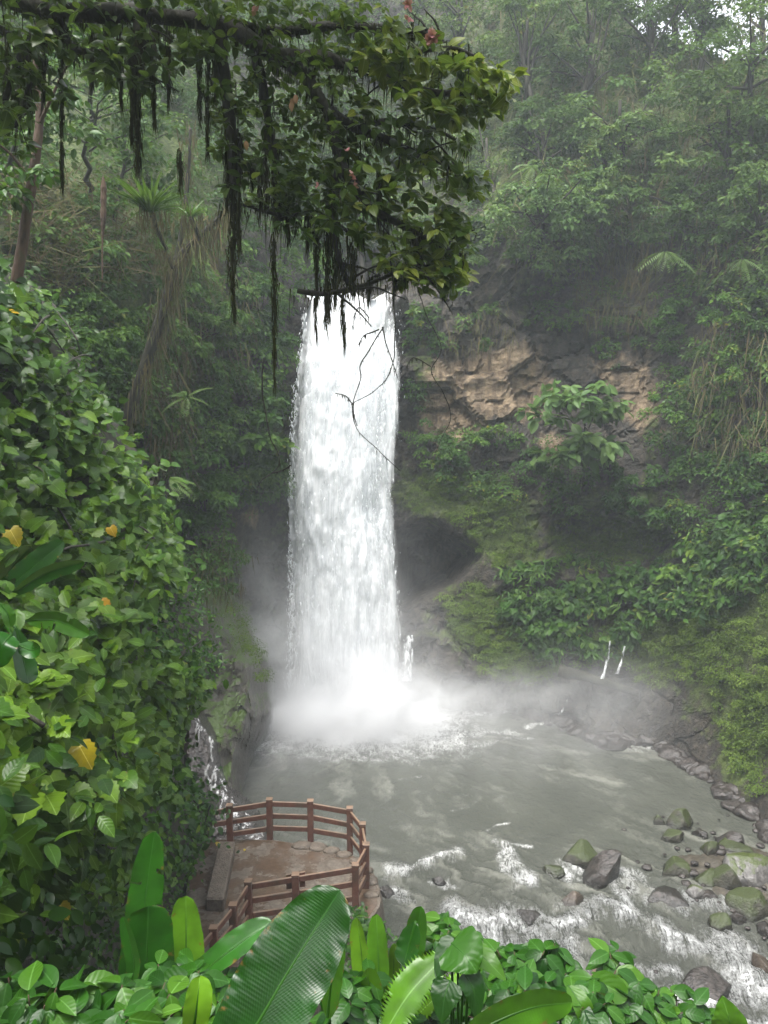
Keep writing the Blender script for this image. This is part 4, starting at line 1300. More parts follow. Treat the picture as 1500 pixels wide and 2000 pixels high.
GF = 'forest trees on the upper right slope'
FOREST = [
    ('tall dim forest tree just right of the overhanging branch tip, straight dark trunk', 1030, 60, 46, 2.2, 330, 'far_leaf'),
    ('hazy tree in the top middle right behind the pink flowers', 900, 20, 50, 3.0, 240, 'far_leaf'),
    ('slender tree rising left of the twin-trunked skyline tree', 1150, 60, 44, 2.4, 300, 'far_leaf'),
    ('forked-trunk tree on the skyline with white sky between its limbs', 1270, 20, 45, 2.2, 220, 'far_leaf'),
    ('leaning dark trunk tree against the white sky near the top right', 1365, 10, 44, 2.2, 200, 'far_leaf'),
    ('olive tree filling the top right corner of the forest', 1470, 120, 38, 3.0, 260, 'far_leaf'),
    ('round grey-green crown below the skyline gap at upper right', 1420, 230, 38.5, 2.4, 240, 'far_leaf'),
    ('pale hazy crown in the centre of the right-hand forest', 1210, 230, 41.5, 2.3, 230, 'pale_leaf'),
    ('bushy tree just right of the overhanging leaf tips', 1060, 260, 43, 2.0, 200, 'far_leaf'),
    ('dark blue-green tree in the shaded gully right of the overhanging tree', 950, 300, 46, 2.2, 220, 'far_leaf'),
    ('light green drooping crown bulging over the dark overhang above the brown cliff', 1060, 430, 38.6, 2.3, 130, 'pale_leaf'),
    ('second light green crown bulging beside the first, nearer the dark hollow', 1130, 400, 39.2, 1.7, 120, 'pale_leaf'),
    ('mid green tree hanging at the right of the dark hollow', 1330, 400, 38, 1.9, 150, 'far_leaf'),
    ('broad tree at the right edge midway up the forest', 1480, 400, 35.5, 2.2, 200, 'far_leaf'),
    ('tree with vine-hung trunk standing above the dark hollow', 1180, 330, 40.5, 1.6, 140, 'far_leaf'),
    ('small pale tree low in the gully above the waterfall lip, right side', 900, 470, 42, 1.4, 110, 'slope_leaf'),
    ('tree glimpsed through the overhanging branches above the waterfall lip', 700, 420, 45, 2.2, 160, 'slope_leaf'),
]
for lab, x, y, Y, r, h, m in FOREST:
    tree(lab, x, y, Y, r, h, mat=m, group=GF, per=75, nclump=34, trunk_r=.2, leaf=(.15, .28))
# sparse tops that stand out against the sky
SKYLINE = [
    ('thin skyline tree with feathery crown left of the sky gap', 1215, -60, 50, 2.3, 130),
    ('feathery skyline tree in the very top right corner', 1490, 30, 46, 2.2, 110),
    ('feathery skyline tree between the two sky gaps', 1320, -40, 48, 2.0, 130),
]
for lab, x, y, Y, r, h in SKYLINE:
    tree(lab, x, y, Y, r, h, mat='far_leaf', group=GF, per=42, nclump=15, leaf=(.2, .3), trunk_r=.22)

GC = 'shrubs growing on the far cliff'
SHRUBS = [
    ('leafy shrub clinging left of the tan cliff patch beside the waterfall', 825, 620, 39.2, .6, 30),
    ('round shrub on the right cliff below the hanging fern', 1300, 610, 37.6, 1.1, 40),
    ('pale shrub at the right edge level with the tan cliff', 1440, 610, 34, 1.2, 50),
    ('yellowish green shrub on the right wall above the ginger plants', 1440, 720, 33.6, 1.1, 50),
    ('bushy shrub right of the broad-leaved cliff tree', 1320, 800, 35.4, 1.2, 50),
    ('small bright shrub directly under the tan cliff patch', 960, 850, 38.4, .7, 30),
    ('low shrub between the tan cliff and the cave', 880, 890, 38.4, .8, 30),
    ('shrub under the broad-leaved cliff tree, left side', 1060, 900, 37.2, .7, 30),
    ('drooping shrub at the right edge above the mossy slope', 1470, 900, 32, 1.1, 50),
    ('small bright green plant stuck in the dark rock right of the waterfall lip', 945, 672, 39.4, .22, 12),
    ('dark shrub in the shaded nook right of the cave', 1230, 960, 36.2, 1.0, 40),
]
for lab, x, y, Y, r, h in SHRUBS:
    tree(lab, x, y, Y, r, h, 'cliff_shrub', 'cliff_leaf' if r > .3 else 'bank_small_leaf', (.14, .24), 10, 60, .05, 'shrub', GC)
tree('tree with large round pale leaves growing out from the middle of the right cliff', 1140, 830, 35.6, 2.1, 140, 'broadleaf_tree', 'pale_leaf', (.42, .6), 24, 26, .09, 'tree', None, T_OVAL, .55, off=-.3)

GS = 'trees on the left slope behind the vines'
LEFT = [
    ('bright green broad-leaved tree left of the waterfall at mid height', 480, 840, 35.5, 1.6, 150, 'slope_leaf', (.26, .4), T_OVAL),
    ('leafy tree by the waterfall lip, left side', 510, 620, 37.5, 1.5, 110, 'slope_leaf', (.2, .3), T_DIA),
    ('pale-leaved tree in the gap behind the hanging moss at upper left', 180, 210, 24, 1.5, 200, 'pale_leaf', (.16, .24), T_OVAL),
    ('dark dense tree behind the pale-leaved one at upper left', 250, 290, 30, 2.4, 150, 'slope_leaf', (.2, .3), T_DIA),
    ('yellow-green tree at the top left edge behind the hanging stems', 30, 120, 20, 1.8, 260, 'bank_small_leaf', (.16, .24), T_OVAL),
    ('bushy green tree between the two thick moss columns', 560, 480, 40, 2.0, 130, 'slope_leaf', (.2, .3), T_DIA),
    ('small leafy tree at the foot of the left slope near the mist', 400, 1000, 32.5, 1.2, 90, 'slope_leaf', (.18, .28), T_DIA),
    ('grey-green tree behind the leaning mossy trunk', 390, 640, 33.5, 1.5, 120, 'slope_leaf', (.16, .26), T_DIA),
    ('low bush under the leaning mossy trunk, above the vines', 180, 700, 23.5, 1.3, 120, 'slope_leaf', (.12, .2), T_DIA),
]
for lab, x, y, Y, r, h, m, lf, T in LEFT:
    tree(lab, x, y, Y, r, h, 'slope_tree', m, lf, 18, 90 if T is T_DIA else 55, .1, 'tree', GS, T)

def path_pts(pts, k=24):
    p = np.array([P(float(a), float(b), float(c)) for a, b, c in pts])
    t = np.linspace(0, 1, len(p)); tt = np.linspace(0, 1, k)
    # smooth interpolation (Catmull-Rom)
    out = []
    n = len(p)
    for s in tt:
        x = s * (n - 1); i = min(int(x), n - 2); f = x - i
        p0, p1, p2, p3 = p[max(i - 1, 0)], p[i], p[i + 1], p[min(i + 2, n - 1)]
        out.append(.5 * (2 * p1 + (p2 - p0) * f + (2 * p0 - 5 * p1 + 4 * p2 - p3) * f * f + (3 * p1 - p0 - 3 * p2 + p3) * f ** 3))
    return np.array(out)

def hair_on(G, path, n, L, wd, spread=.08):
    """ragged hanging moss along a path"""
    i = RNG.integers(0, len(path) - 1, n); f = RNG.random(n)[:, None]
    pos = path[i] * (1 - f) + path[i + 1] * f + RNG.normal(size=(n, 3)) * spread
    ln = L[0] + (L[1] - L[0]) * RNG.random(n) ** 2
    nn = np.stack([RNG.normal(size=n), RNG.normal(size=n) - .5, .2 * RNG.normal(size=n)], -1)
    G.leaves(T_HAIR, pos, nn, np.array([0, 0, -1.0]) + .14 * RNG.normal(size=(n, 3)), ln, wd / ln)

# leaning mossy tree on the left slope
pth = path_pts([(232, 860, 27.5), (275, 740, 27.2), (320, 600, 27), (345, 510, 27), (400, 452, 27), (452, 402, 27)])
root = thing('leaning_mossy_tree', 'dark leaning tree draped with brown hanging moss on the left slope', 'tree', pth[0])
G = Geo(); G.tube(pth, np.linspace(.23, .07, len(pth)), 10, wob=.5)
b2 = path_pts([(345, 510, 27), (360, 420, 27), (368, 330, 27), (372, 250, 27)])
G.tube(b2, np.linspace(.10, .04, len(b2)), 8, wob=.3)
G.build('trunk', MATS['mossy_bark'], root, smooth=True)
G = Geo(); hair_on(G, pth, 900, (.3, 1.6), .045, .17); hair_on(G, b2, 150, (.3, 1.0), .04, .15)
G.build('moss', MATS['dry_hair'], root)

# thin reddish tree at the left edge, dead flower spike
pth = path_pts([(30, 560, 15), (45, 470, 15), (58, 380, 15), (70, 300, 15), (78, 220, 15), (70, 120, 15), (85, -60, 15)])
root = thing('thin_tree', 'thin reddish-brown trunk with lichen at the far left edge', 'tree', pth[0])
G = Geo(); G.tube(pth, np.linspace(.10, .055, len(pth)), 10, wob=.3)
for a in ([(62, 360, 15), (20, 300, 14.8), (-40, 260, 14.6)], [(74, 250, 15), (110, 170, 14.8), (150, 90, 14.7)]):
    q = path_pts(a, 10); G.tube(q, np.linspace(.04, .015, 10), 6)
G.build('trunk', MATS['red_bark'], root, smooth=True)
L = Geo()
for x, y, r in ((5, 345, .45), (20, 385, .3), (85, 345, .25), (150, 80, .4), (20, 280, .4)):
    clump(L, P(float(x), float(y), 14.6), np.array([r, r, r * .6]), 55, .17, T_OVAL, cr=.7)
L.build('crown', MATS['bank_small_leaf'], root)
pth = path_pts([(200, 545, 18), (200, 480, 18), (202, 410, 18), (202, 345, 18)], 30)
G = Geo(); G.tube(pth, (.018 + .04 * sstep(.4, .6, np.linspace(0, 1, 30)) * (1 + .5 * fbm(pth * 14, 2))) * (1 - .75 * sstep(.88, 1, np.linspace(0, 1, 30))), 8)
tag(G.build('flower_spike', MATS['red_bark'], loc=pth[0]), 'upright dead brown flower spike on the upper left slope', 'flower spike')

# epiphyte rosettes
def rosette(label, px, py, Y, R, n, mat='bank_small_leaf', stem=True):
    c = P(float(px), float(py), float(Y))
    root = thing('bromeliad', label, 'bromeliad', c, 'spiky bromeliads on the left slope')
    G = Geo()
    d = rand_dirs(n); d[:, 2] = np.abs(d[:, 2]) * .9 + .05; d = norm(d)
    T = leaf_T([(0, .035), (.4, .045), (.8, .02)], .4, .35)
    G.leaves(T, np.repeat(c[None], n, 0) + d * R * .1, UP - d * .8 + .2 * RNG.normal(size=(n, 3)), d, R * (.7 + .5 * RNG.random(n)), 1.0, .55 + .4 * RNG.random(n))
    G.build('leaves', MATS[mat], root)
    H = Geo(); hair_on(H, np.array([c + [-.2, 0, 0], c + [.2, 0, -.1]]), 90, (.3, .9), .03, .18)
    H.build('roots', MATS['dry_hair'], root)
    S_ = Geo(); S_.tube(np.array([c + [.02, .1, -.05], c + [.1, .3, -.4], c + [.2, .7, -.75]]) if R > .8 else np.array([c, c + [.05, .3, -.2], c + [.1, .6, -.4]]), [.07, .06, .05], 8, wob=.3)
    S_.build('stem', MATS['mossy_bark'], root)
rosette('large spiky bright green bromeliad hanging above the leaning mossy tree', 293, 415, 21, .95, 90)
rosette('smaller spiky bromeliad right of the large one', 372, 425, 23, .55, 50)
rosette('small bromeliad low on the leaning mossy trunk', 320, 490, 25, .4, 40)

# ferns
def fern(label, px, py, Y, R, n, dirs=None, group='ferns on the gorge walls'):
    c = P(float(px), float(py), float(Y))
    root = thing('fern', label, 'fern', c, group)
    a = RNG.random(n) * 2 * math.pi
    d = np.stack([np.cos(a), np.sin(a) - .6, .35 + .4 * RNG.random(n)], -1) if dirs is None else np.array(dirs, float)
    for k in range(len(d)):
        G = Geo()
        G.leaves(T_FERN, c[None], UP + np.array([[0, -.5, 0]]) + .2 * RNG.normal(size=(1, 3)), d[k:k + 1], R * (.8 + .4 * RNG.random(1)), 1.1, .6 + .4 * RNG.random(1))
        G.build('frond', MATS['pale_leaf'], root)
fern('pale fern frond poking out at left above the vines', 70, 712, 13.4, .55, 3, [(1, -.2, .1), (.9, -.4, .3), (.2, -.5, .6)])
fern('fern with drooping fronds in the dark hollow at upper right', 1300, 490, 37.2, 1.4, 7, [(.3, -.4, -.6), (-.3, -.5, -.5), (.6, -.4, .1), (-.6, -.4, .1), (0, -.6, -.7), (.1, -.5, -.4), (-.5, -.3, -.5)])
fern('tree fern left of the light green bulging crown at upper right', 1040, 325, 40, 1.3, 8)
fern('fern hanging at the right edge beside the dark hollow', 1450, 505, 34.5, 1.1, 7, [(.1, -.4, -.8), (-.3, -.5, -.6), (.4, -.4, -.6), (.2, -.4, -.7), (-.5, -.4, -.1), (.5, -.4, .2), (0, -.6, -.5)])
fern('small fern on the left slope above the mist', 365, 775, 29, .9, 6)
fern('fern at the foot of the left slope beside the vines', 330, 935, 20, .7, 6)

def crest_cover():
    G = Geo(); H = Geo()
    for x, y, Y, r in ((345, 1105, 29.5, .8), (385, 1100, 29.8, .8), (420, 1120, 30.2, .7), (400, 1150, 29.4, .6), (360, 1160, 28.8, .7), (440, 1150, 30.4, .45), (380, 1210, 28.6, .6), (350, 1240, 28, .7), (420, 1060, 32, .9), (455, 1090, 33, .7)):
        c = P(float(x), float(y), Y)
        clump(G, c, np.array([r, r * .8, r * .6]), 150, .15, T_DIA, np.array([0, -.6, 0]), cr=.4)
        hair_on(H, np.array([c + [-r, -.1, 0], c + [r, -.1, 0]]), 45, (.3, 1.3), .035, .25)
    q = np.array([(430, 1165), (455, 1190), (470, 1215), (485, 1240), (497, 1262), (508, 1285), (460, 1225), (480, 1270), (500, 1310), (512, 1320), (470, 1260), (440, 1200)], float)
    stuff('crest_undergrowth', G, 'slope_leaf'); stuff('crest_dry_stems', H, 'dry_hair')
    M_ = Geo()
    for x, y in np.repeat(q, 4, 0) + RNG.normal(size=(48, 2)) * 8:
        t = float(np.clip(1 - poly_dist(x, y, SHOULDER) / 55, 0, 1.2))
        Y = float(SH_D(x, y)) + 4.5 * t * t - .1
        clump(M_, P(x, y, Y), np.array([.35, .3, .25]), 60, .08, T_DIA, np.array([.3, -.5, .2]), cr=.6)
    stuff('crest_moss', M_, 'moss_tuft')
crest_cover()

# ------------------------------------------------------------------ left bank: big-leaved shrubs
BSEED = [
    (-120, 640, 'dark leafy vine mass at the far left edge above everything else on the bank'),
    (80, 660, 'dark green vine shrub at the top of the left bank'),
    (60, 880, 'dense dark-leaved shrub at the left edge below the top vine'),
    (210, 900, 'broad-leaved shrub on the upper right rim of the left bank'),
    (110, 1080, 'large-leaved shrub around the two big strap leaves'),
    (270, 1080, 'leafy shrub on the bank rim level with the cave'),
    (150, 1280, 'shrub with one bright orange leaf in the middle of the left bank'),
    (360, 1240, 'small-leaved shrub at the bank edge above the side cascade'),
    (300, 1390, 'shrub with toothed leaves just left of the side cascade'),
    (60, 1440, 'brightly lit yellow-green large-leaved shrub at the left edge'),
    (190, 1480, 'brightly lit shrub with one large yellow leaf low on the left bank'),
    (380, 1570, 'dark glossy shrub overhanging the left end of the fence'),
    (60, 1660, 'shrub with big crinkled dark leaves at the left edge'),
    (220, 1660, 'mixed leafy shrub left of the tall torn banana leaf'),
    (100, 1840, 'curtain of small dark drooping leaves low at the left edge'),
    (270, 1850, 'mossy small-leaved creeper behind the tall banana leaves'),
    (-150, 1500, 'large-leaved shrub mostly cut by the left picture edge'),
]
def bank_pts(q, back=0.0):
    Y = BANK(q[:, 0], q[:, 1])
    d = poly_dist(q[:, 0], q[:, 1], BANK_POLY)
    t = np.clip(1 - d / 60, 0, 1)
    Y = Y + 2.6 * t * t + back
    return P(q[:, 0], q[:, 1], Y)

def left_bank():
    n = 9500
    w_ = []
    q = in_poly(BANK_POLY, 60000)
    # even leaf density per square metre on the bank
    Y = BANK(q[:, 0], q[:, 1])
    keep = RNG.random(len(q)) < np.clip((Y / 15) ** 1.6, .08, 1) * .34
    q = q[keep]
    hole = fbm(np.stack([q[:, 0] / 34, q[:, 1] / 30, q[:, 0] * 0 + 3], -1), 2, 91)
    q = q[hole > -.42]
    back = RNG.random(len(q)) ** 1.4 * .95 - .12
    bumps = .95 * fbm(np.stack([q[:, 0] / 70, q[:, 1] / 55, q[:, 0] * 0], -1), 3, 21)
    p = bank_pts(q, back + bumps)
    seeds = np.array([s[:2] for s in BSEED], float)
    own = np.argmin(np.linalg.norm(q[:, None] + 18 * RNG.normal(size=(len(q), 1, 2)) - seeds[None], axis=-1), 1)
    small = {7: .10, 11: .15, 14: .13, 15: .08, 13: .17, 0: .2, 1: .19}
    for k, (sx, sy, lab) in enumerate(BSEED):
        m = own == k
        base = bank_pts(np.array([[sx, sy]], float), .9)[0]
        root = thing('bank_shrub', lab, 'shrub', base, 'shrubs and vines on the near left bank')
        pp = p[m]; nn_ = len(pp)
        sz = small.get(k, .225) * (.42 + 1.0 * RNG.random(nn_))
        mult = 1
        if k in (7, 14, 15, 11, 13):
            mult = 3 if k in (7, 15) else 2
            pp = np.repeat(pp, mult, 0) + RNG.normal(size=(nn_ * mult, 3)) * .12; sz = np.repeat(sz, mult) * (.8 + .4 * RNG.random(nn_ * mult)); nn_ *= mult
        outw = np.array([.55, -.55, .1])
        droop = .9 if k in (14, 12) else .45
        nrm = np.array([.30, -.42, .85]) + RNG.normal(size=(nn_, 3)) * .38
        if k in (12, 14): nrm = np.array([.35, -.75, .45]) + RNG.normal(size=(nn_, 3)) * .35
        l = outw + RNG.normal(size=(nn_, 3)) * .55 - UP * droop
        T = {7: T_DIA, 15: T_DIA, 14: T_BIG, 11: T_OVAL, 13: T_BIG, 12: T_BIG}.get(k, T_HEART)
        tone = {9: .3, 10: .25, 6: .12, 8: .12, 12: -.15, 14: -.25, 0: -.2, 1: -.22, 2: -.15, 11: -.1}.get(k, 0)  # low-centre shrubs toned up: the light on them is put into leaf colour
        rnd = np.clip(.60 + tone + .26 * RNG.normal(size=nn_), 0, .97)
        yl = RNG.random(nn_) < (.004 if T is T_HEART else .002)
        rnd = np.where(yl, .99, rnd)
        L = Geo()
        alt = RNG.random(nn_) < .2
        L.leaves(T, pp[~alt], nrm[~alt], l[~alt], sz[~alt], .9 + .25 * RNG.random((~alt).sum()), rnd[~alt])
        L.leaves(T_BIG if T is T_HEART else T_OVAL, pp[alt], nrm[alt] - np.array([0, .3, .3]), l[alt] - UP * .6, sz[alt] * (.6 + .7 * RNG.random(alt.sum())), .9, rnd[alt] * .85)
        # shoots that break the outline
        for _ in range(9):
            b0 = pp[RNG.integers(0, len(pp))]
            dr = norm(np.array([.55, -.35, .55]) + .45 * RNG.normal(size=3))
            ln_ = .35 + .5 * RNG.random()
            tt_ = np.linspace(.25, 1, 8)[:, None]
            sp_ = b0 + dr * ln_ * tt_ - UP * .25 * tt_ ** 2 * ln_
            L.leaves(T, sp_, np.array([.2, -.4, .85]) + .35 * RNG.normal(size=(8, 3)), dr * .5 + .8 * RNG.normal(size=(8, 3)) - UP * .4, np.median(sz) * (.6 + .5 * RNG.random(8)), 1.0, np.clip(.5 + tone + .2 * RNG.normal(size=8), 0, .97))
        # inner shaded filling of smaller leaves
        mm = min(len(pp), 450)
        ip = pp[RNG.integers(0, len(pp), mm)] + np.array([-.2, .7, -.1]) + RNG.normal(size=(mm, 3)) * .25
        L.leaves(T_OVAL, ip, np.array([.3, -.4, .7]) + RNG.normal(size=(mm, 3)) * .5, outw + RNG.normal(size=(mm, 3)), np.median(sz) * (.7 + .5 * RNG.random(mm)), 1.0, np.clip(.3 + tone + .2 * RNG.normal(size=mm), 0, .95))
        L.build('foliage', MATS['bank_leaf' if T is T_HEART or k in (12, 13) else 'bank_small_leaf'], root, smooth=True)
        for kk, lx, ly, sz_, rv, nm in ((6, 196, 1175, .20, .995, 'orange_leaf'), (10, 155, 1457, .24, .983, 'yellow_leaf'), (10, 300, 1475, .17, .98, 'yellow_leaf'), (3, 215, 1030, .16, .99, 'orange_leaf'), (2, 20, 1035, .22, .983, 'yellow_leaf'), (12, 118, 1768, .16, .983, 'yellow_leaf')):
            if kk == k:
                yp = bank_pts(np.array([[lx, ly]], float), -.75)
                Y_ = Geo(); Y_.leaves(T_HEART, yp, np.array([[.25, -.8, .5]]), np.array([[.5, -.2, -.8]]), sz_, 1.0, np.array([rv]))
                Y_.build(nm, MATS['bank_leaf'], root, smooth=True)
        S_ = Geo()
        for _ in range(7):
            a = base + RNG.normal(size=3) * .3
            b = pp[RNG.integers(0, len(pp))] + np.array([0, .1, 0])
            limb(S_, a, b, .022, .006, -.1, 8, 5)
        S_.build('stems', MATS['bark'], root, smooth=True)
left_bank()

# ------------------------------------------------------------------ long strap leaves (banana / heliconia kind)
def strap_leaf(mid, half, side_tilt=0.0, cup=.12, tip=.0, nv=44, nu=13, torn=0, rnd=.5, prof=None, wave=.012, flip=0.0, ribs=0):
    """mid: midrib photo px with distance, stalk end first; half: greatest half width in photo px"""
    p = path_pts(mid, nv)
    t = np.linspace(0, 1, nv)
    if prof is None:
        h = np.interp(t, [0, .08, .25, .5, .75, .9, .97, 1], [.03, .35, .82, 1, .92, .62, .33, .02])
    else:
        h = np.interp(t, *np.array(prof).T)
    tan = norm(np.gradient(p, axis=0))
    view = norm(p - CAM)
    side = norm(np.cross(view, tan))
    nrm = norm(np.cross(side, tan)); nrm = np.where(((nrm * view).sum(-1) > 0)[:, None], -nrm, nrm)
    hw = half * h * m_per_px(np.linalg.norm(p - CAM, axis=1))
    ca, sa = math.cos(side_tilt), math.sin(side_tilt)
    sd_ = side * ca + nrm * sa
    nr_ = nrm * ca - side * sa
    U = np.linspace(-1, 1, nu)
    V = p[:, None] + U[None, :, None] * hw[:, None, None] * sd_[:, None] + (cup * np.abs(U[None, :, None]) * hw[:, None, None] + 0) * nr_[:, None]
    V = V + wave * fbm(np.stack([U[None] * 1.5 + 0 * t[:, None], t[:, None] * 9 + 0 * U[None], 0 * U[None] + t[:, None] * 0 + half], -1), 3)[..., None] * nr_[:, None] * (np.abs(U)[None, :, None] ** 2) * (half * m_per_px(np.linalg.norm(p[0] - CAM)) / .1)
    if ribs:
        ph = (t[:, None] - .35 * np.abs(U)[None] * .5) * ribs * 2 * math.pi
        V = V + (.00022 * np.sin(ph) * (np.clip(np.abs(U) * 3, 0, 1) * (1 - np.abs(U) ** 4))[None])[..., None] * nr_[:, None]
    keep = np.ones((nv - 1, nu - 1), bool)
    if torn:
        rs = np.random.default_rng(int(half * 7 + torn))
        for _ in range(torn):
            r = rs.integers(6, nv - 5); s = rs.random() < .5
            w_ = rs.integers(2, nu // 2)
            if s: V[r + 1:r + 3, :w_] += (p[r][None, None] - V[r + 1:r + 3, :w_]) * .0 + np.array([0, 0, -.02])
            (keep[r, :w_] if s else keep[r, nu - 1 - w_:]).fill(False)
    return V, grid_faces(nv, nu, keep), np.repeat(t, nu), np.tile(U, nv) * .5, p, rnd

def strap_plant(name, label, cat, leaves, mat='banana_leaf', group=None, ground=None, stalk=.013):
    firsts = [np.array(P(*map(float, l['mid'][0]))) for l in leaves]
    c = np.mean(firsts, 0)
    gz = slope_z(c[0], c[1]) if ground is None else ground
    base = np.array([c[0], c[1] + .05, gz - .1]) if ground is None else np.array([c[0] - .5, c[1] + .9, gz])
    root = thing(name, label, cat, base, group)
    for l in leaves:
        kw = {k: v for k, v in l.items() if k not in ('label',)}
        V, F, lv, lu, p, rnd = strap_leaf(**kw)
        o = mesh('leaf', V.reshape(-1, 3), F, MATS[mat], root, attrs={'rnd': np.full(len(lv), rnd), 'lu': lu, 'lv': lv}, smooth=True)
        if l.get('label'): o['label'] = l['label']
        G = Geo()
        r0 = stalk
        q = p[:-2]
        vdir = norm(q - CAM)
        G.tube(q + vdir * .003, np.linspace(r0 * .75, r0 * .18, len(q)), 6, )
        st = np.array([base + RNG.normal(size=3) * .02, (base + p[0]) / 2 + (p[0] - p[3]) * .3 + np.array([0, 0, .1]), p[0]])
        G.tube(np.array([st[0] * (1 - t) ** 2 + 2 * t * (1 - t) * st[1] + t * t * st[2] for t in np.linspace(0, 1, 10)]), np.linspace(r0 * 1.5, r0 * .8, 10), 7)
        m = G.build('midrib', MATS['front_leaf'], o if False else root, smooth=True)
    return root

strap_plant('banana_plant', 'huge dark glossy banana leaf in the lower middle foreground', 'banana plant', [
    dict(mid=[(425, 2130, 2.75), (500, 2005, 2.85), (562, 1900, 2.95), (625, 1800, 3.05), (664, 1738, 3.1)], half=76, side_tilt=.25, cup=.16, rnd=.12, nv=420, nu=23, ribs=58, prof=[(0, .3), (.15, .8), (.35, 1), (.6, .97), (.8, .72), (.9, .52), (.96, .3), (1, .04)]),
    dict(mid=[(640, 1990, 3.6), (650, 1900, 3.6), (662, 1815, 3.6)], half=26, side_tilt=.7, rnd=.6),
    dict(mid=[(372, 2050, 2.9), (383, 1970, 2.9), (391, 1905, 2.95)], half=24, side_tilt=-.3, cup=.35, rnd=1.0, label='young bright yellow-green leaf'),
])
strap_plant('banana_plant', 'banana plant with tall upright torn leaves at lower left, left of the platform', 'banana plant', [
    dict(mid=[(272, 1985, 4.6), (276, 1850, 4.7), (286, 1740, 4.75), (302, 1625, 4.8)], half=31, side_tilt=.3, cup=.12, torn=6, rnd=.45, prof=[(0, .2), (.2, .7), (.5, 1), (.75, .95), (.93, .6), (1, .1)], label='tallest torn upright leaf'),
    dict(mid=[(283, 1990, 4.4), (286, 1880, 4.45), (290, 1770, 4.5)], half=45, side_tilt=-.15, cup=.1, torn=5, rnd=.35, prof=[(0, .3), (.25, .9), (.5, 1), (.8, .9), (.95, .6), (1, .2)]),
    dict(mid=[(362, 1925, 4.6), (364, 1840, 4.65), (363, 1750, 4.7)], half=35, side_tilt=.35, cup=.18, rnd=.8, prof=[(0, .8), (.3, 1), (.6, .9), (.85, .6), (.95, .4), (1, .05)], label='pale shining upright leaf'),  # high rnd puts the pale glare into the leaf colour
    dict(mid=[(340, 1945, 4.2), (420, 1880, 4.25), (480, 1835, 4.3), (532, 1800, 4.35)], half=26, side_tilt=.5, cup=.3, rnd=.5),
    dict(mid=[(250, 1940, 4.3), (262, 1880, 4.3), (240, 1790, 4.35)], half=14, side_tilt=.6, cup=.3, rnd=.5),
])
strap_plant('heliconia_plant', 'cluster of narrow upright heliconia leaves right of the huge banana leaf', 'heliconia', [
    dict(mid=[(712, 1985, 4.9), (708, 1880, 5.0), (697, 1792, 5.05)], half=17, side_tilt=.5, cup=.5, rnd=.9, torn=2, label='pale narrow folded leaf'),
    dict(mid=[(745, 2010, 4.8), (740, 1890, 4.9), (735, 1785, 5.0)], half=19, side_tilt=.2, cup=.35, rnd=.7),
    dict(mid=[(760, 2000, 4.9), (768, 1920, 5.0), (770, 1842, 5.0)], half=12, side_tilt=.1, cup=.3, rnd=.85),
    dict(mid=[(722, 2030, 4.6), (722, 1960, 4.7), (718, 1890, 4.7)], half=22, side_tilt=-.4, cup=.3, rnd=.75),
    dict(mid=[(690, 2010, 4.6), (660, 1960, 4.6), (640, 1900, 4.6)], half=40, side_tilt=-.6, cup=.2, rnd=.35),
    dict(mid=[(806, 1900, 5.2), (812, 1840, 5.2), (822, 1770, 5.2)], half=20, side_tilt=.3, cup=.25, rnd=.55),
    dict(mid=[(812, 1800, 5.0), (798, 1850, 4.95), (788, 1885, 4.9)], half=22, side_tilt=-.4, cup=.2, rnd=.2, label='drooping dark leaf'),
])
strap_plant('heliconia_plant', 'single long veined leaf lying level at the bottom middle edge', 'heliconia', [
    dict(mid=[(880, 2050, 3.4), (960, 2000, 3.45), (1040, 1968, 3.5), (1118, 1958, 3.55)], half=32, side_tilt=-.5, cup=.2, rnd=.65, nv=320, ribs=45),
])
# a feather leaf with cut edge
def feather(name, label, mid, half, rnd):
    V, F, lv, lu, p, r = strap_leaf(mid, half, .3, .25, nv=60, nu=9, rnd=rnd)
    V = V.copy()
    V[1::2, 0] = V[1::2, 0] * .5 + V[1::2, 4] * .5
    V[1::2, -1] = V[1::2, -1] * .5 + V[1::2, 4] * .5
    o = mesh(name, V.reshape(-1, 3), F, MATS['banana_leaf'], loc=p[0], attrs={'rnd': np.full(len(lv), rnd), 'lu': lu, 'lv': lv}, smooth=True)
    tag(o, label, 'palm leaf')
feather('palm_frond', 'feather-edged pale frond slanting behind the drooping round leaves', [(750, 2020, 4.2), (800, 1940, 4.3), (868, 1868, 4.4)], 40, .75)
feather('palm_frond', 'thin feather-edged frond rising to the right of the slanting pale frond', [(790, 2010, 4.5), (850, 1950, 4.5), (920, 1905, 4.6)], 22, .9)
strap_plant('heliconia_plant', 'two big strap leaves at the left edge in the middle of the bank', 'heliconia', [
    dict(mid=[(-10, 1170, 8.0), (50, 1120, 8.1), (125, 1058, 8.2)], half=24, side_tilt=.5, cup=.2, rnd=.15, torn=4),
    dict(mid=[(20, 1165, 7.8), (90, 1120, 7.9), (165, 1098, 8.0)], half=15, side_tilt=-.4, cup=.3, rnd=.4),
    dict(mid=[(0, 1160, 8.2), (20, 1110, 8.2), (60, 1068, 8.3)], half=30, side_tilt=-.7, cup=.2, rnd=.05),
    dict(mid=[(50, 1212, 7.3), (110, 1212, 7.3), (175, 1240, 7.3)], half=18, side_tilt=-.3, cup=.3, rnd=.6, torn=5),
], ground=12.2)
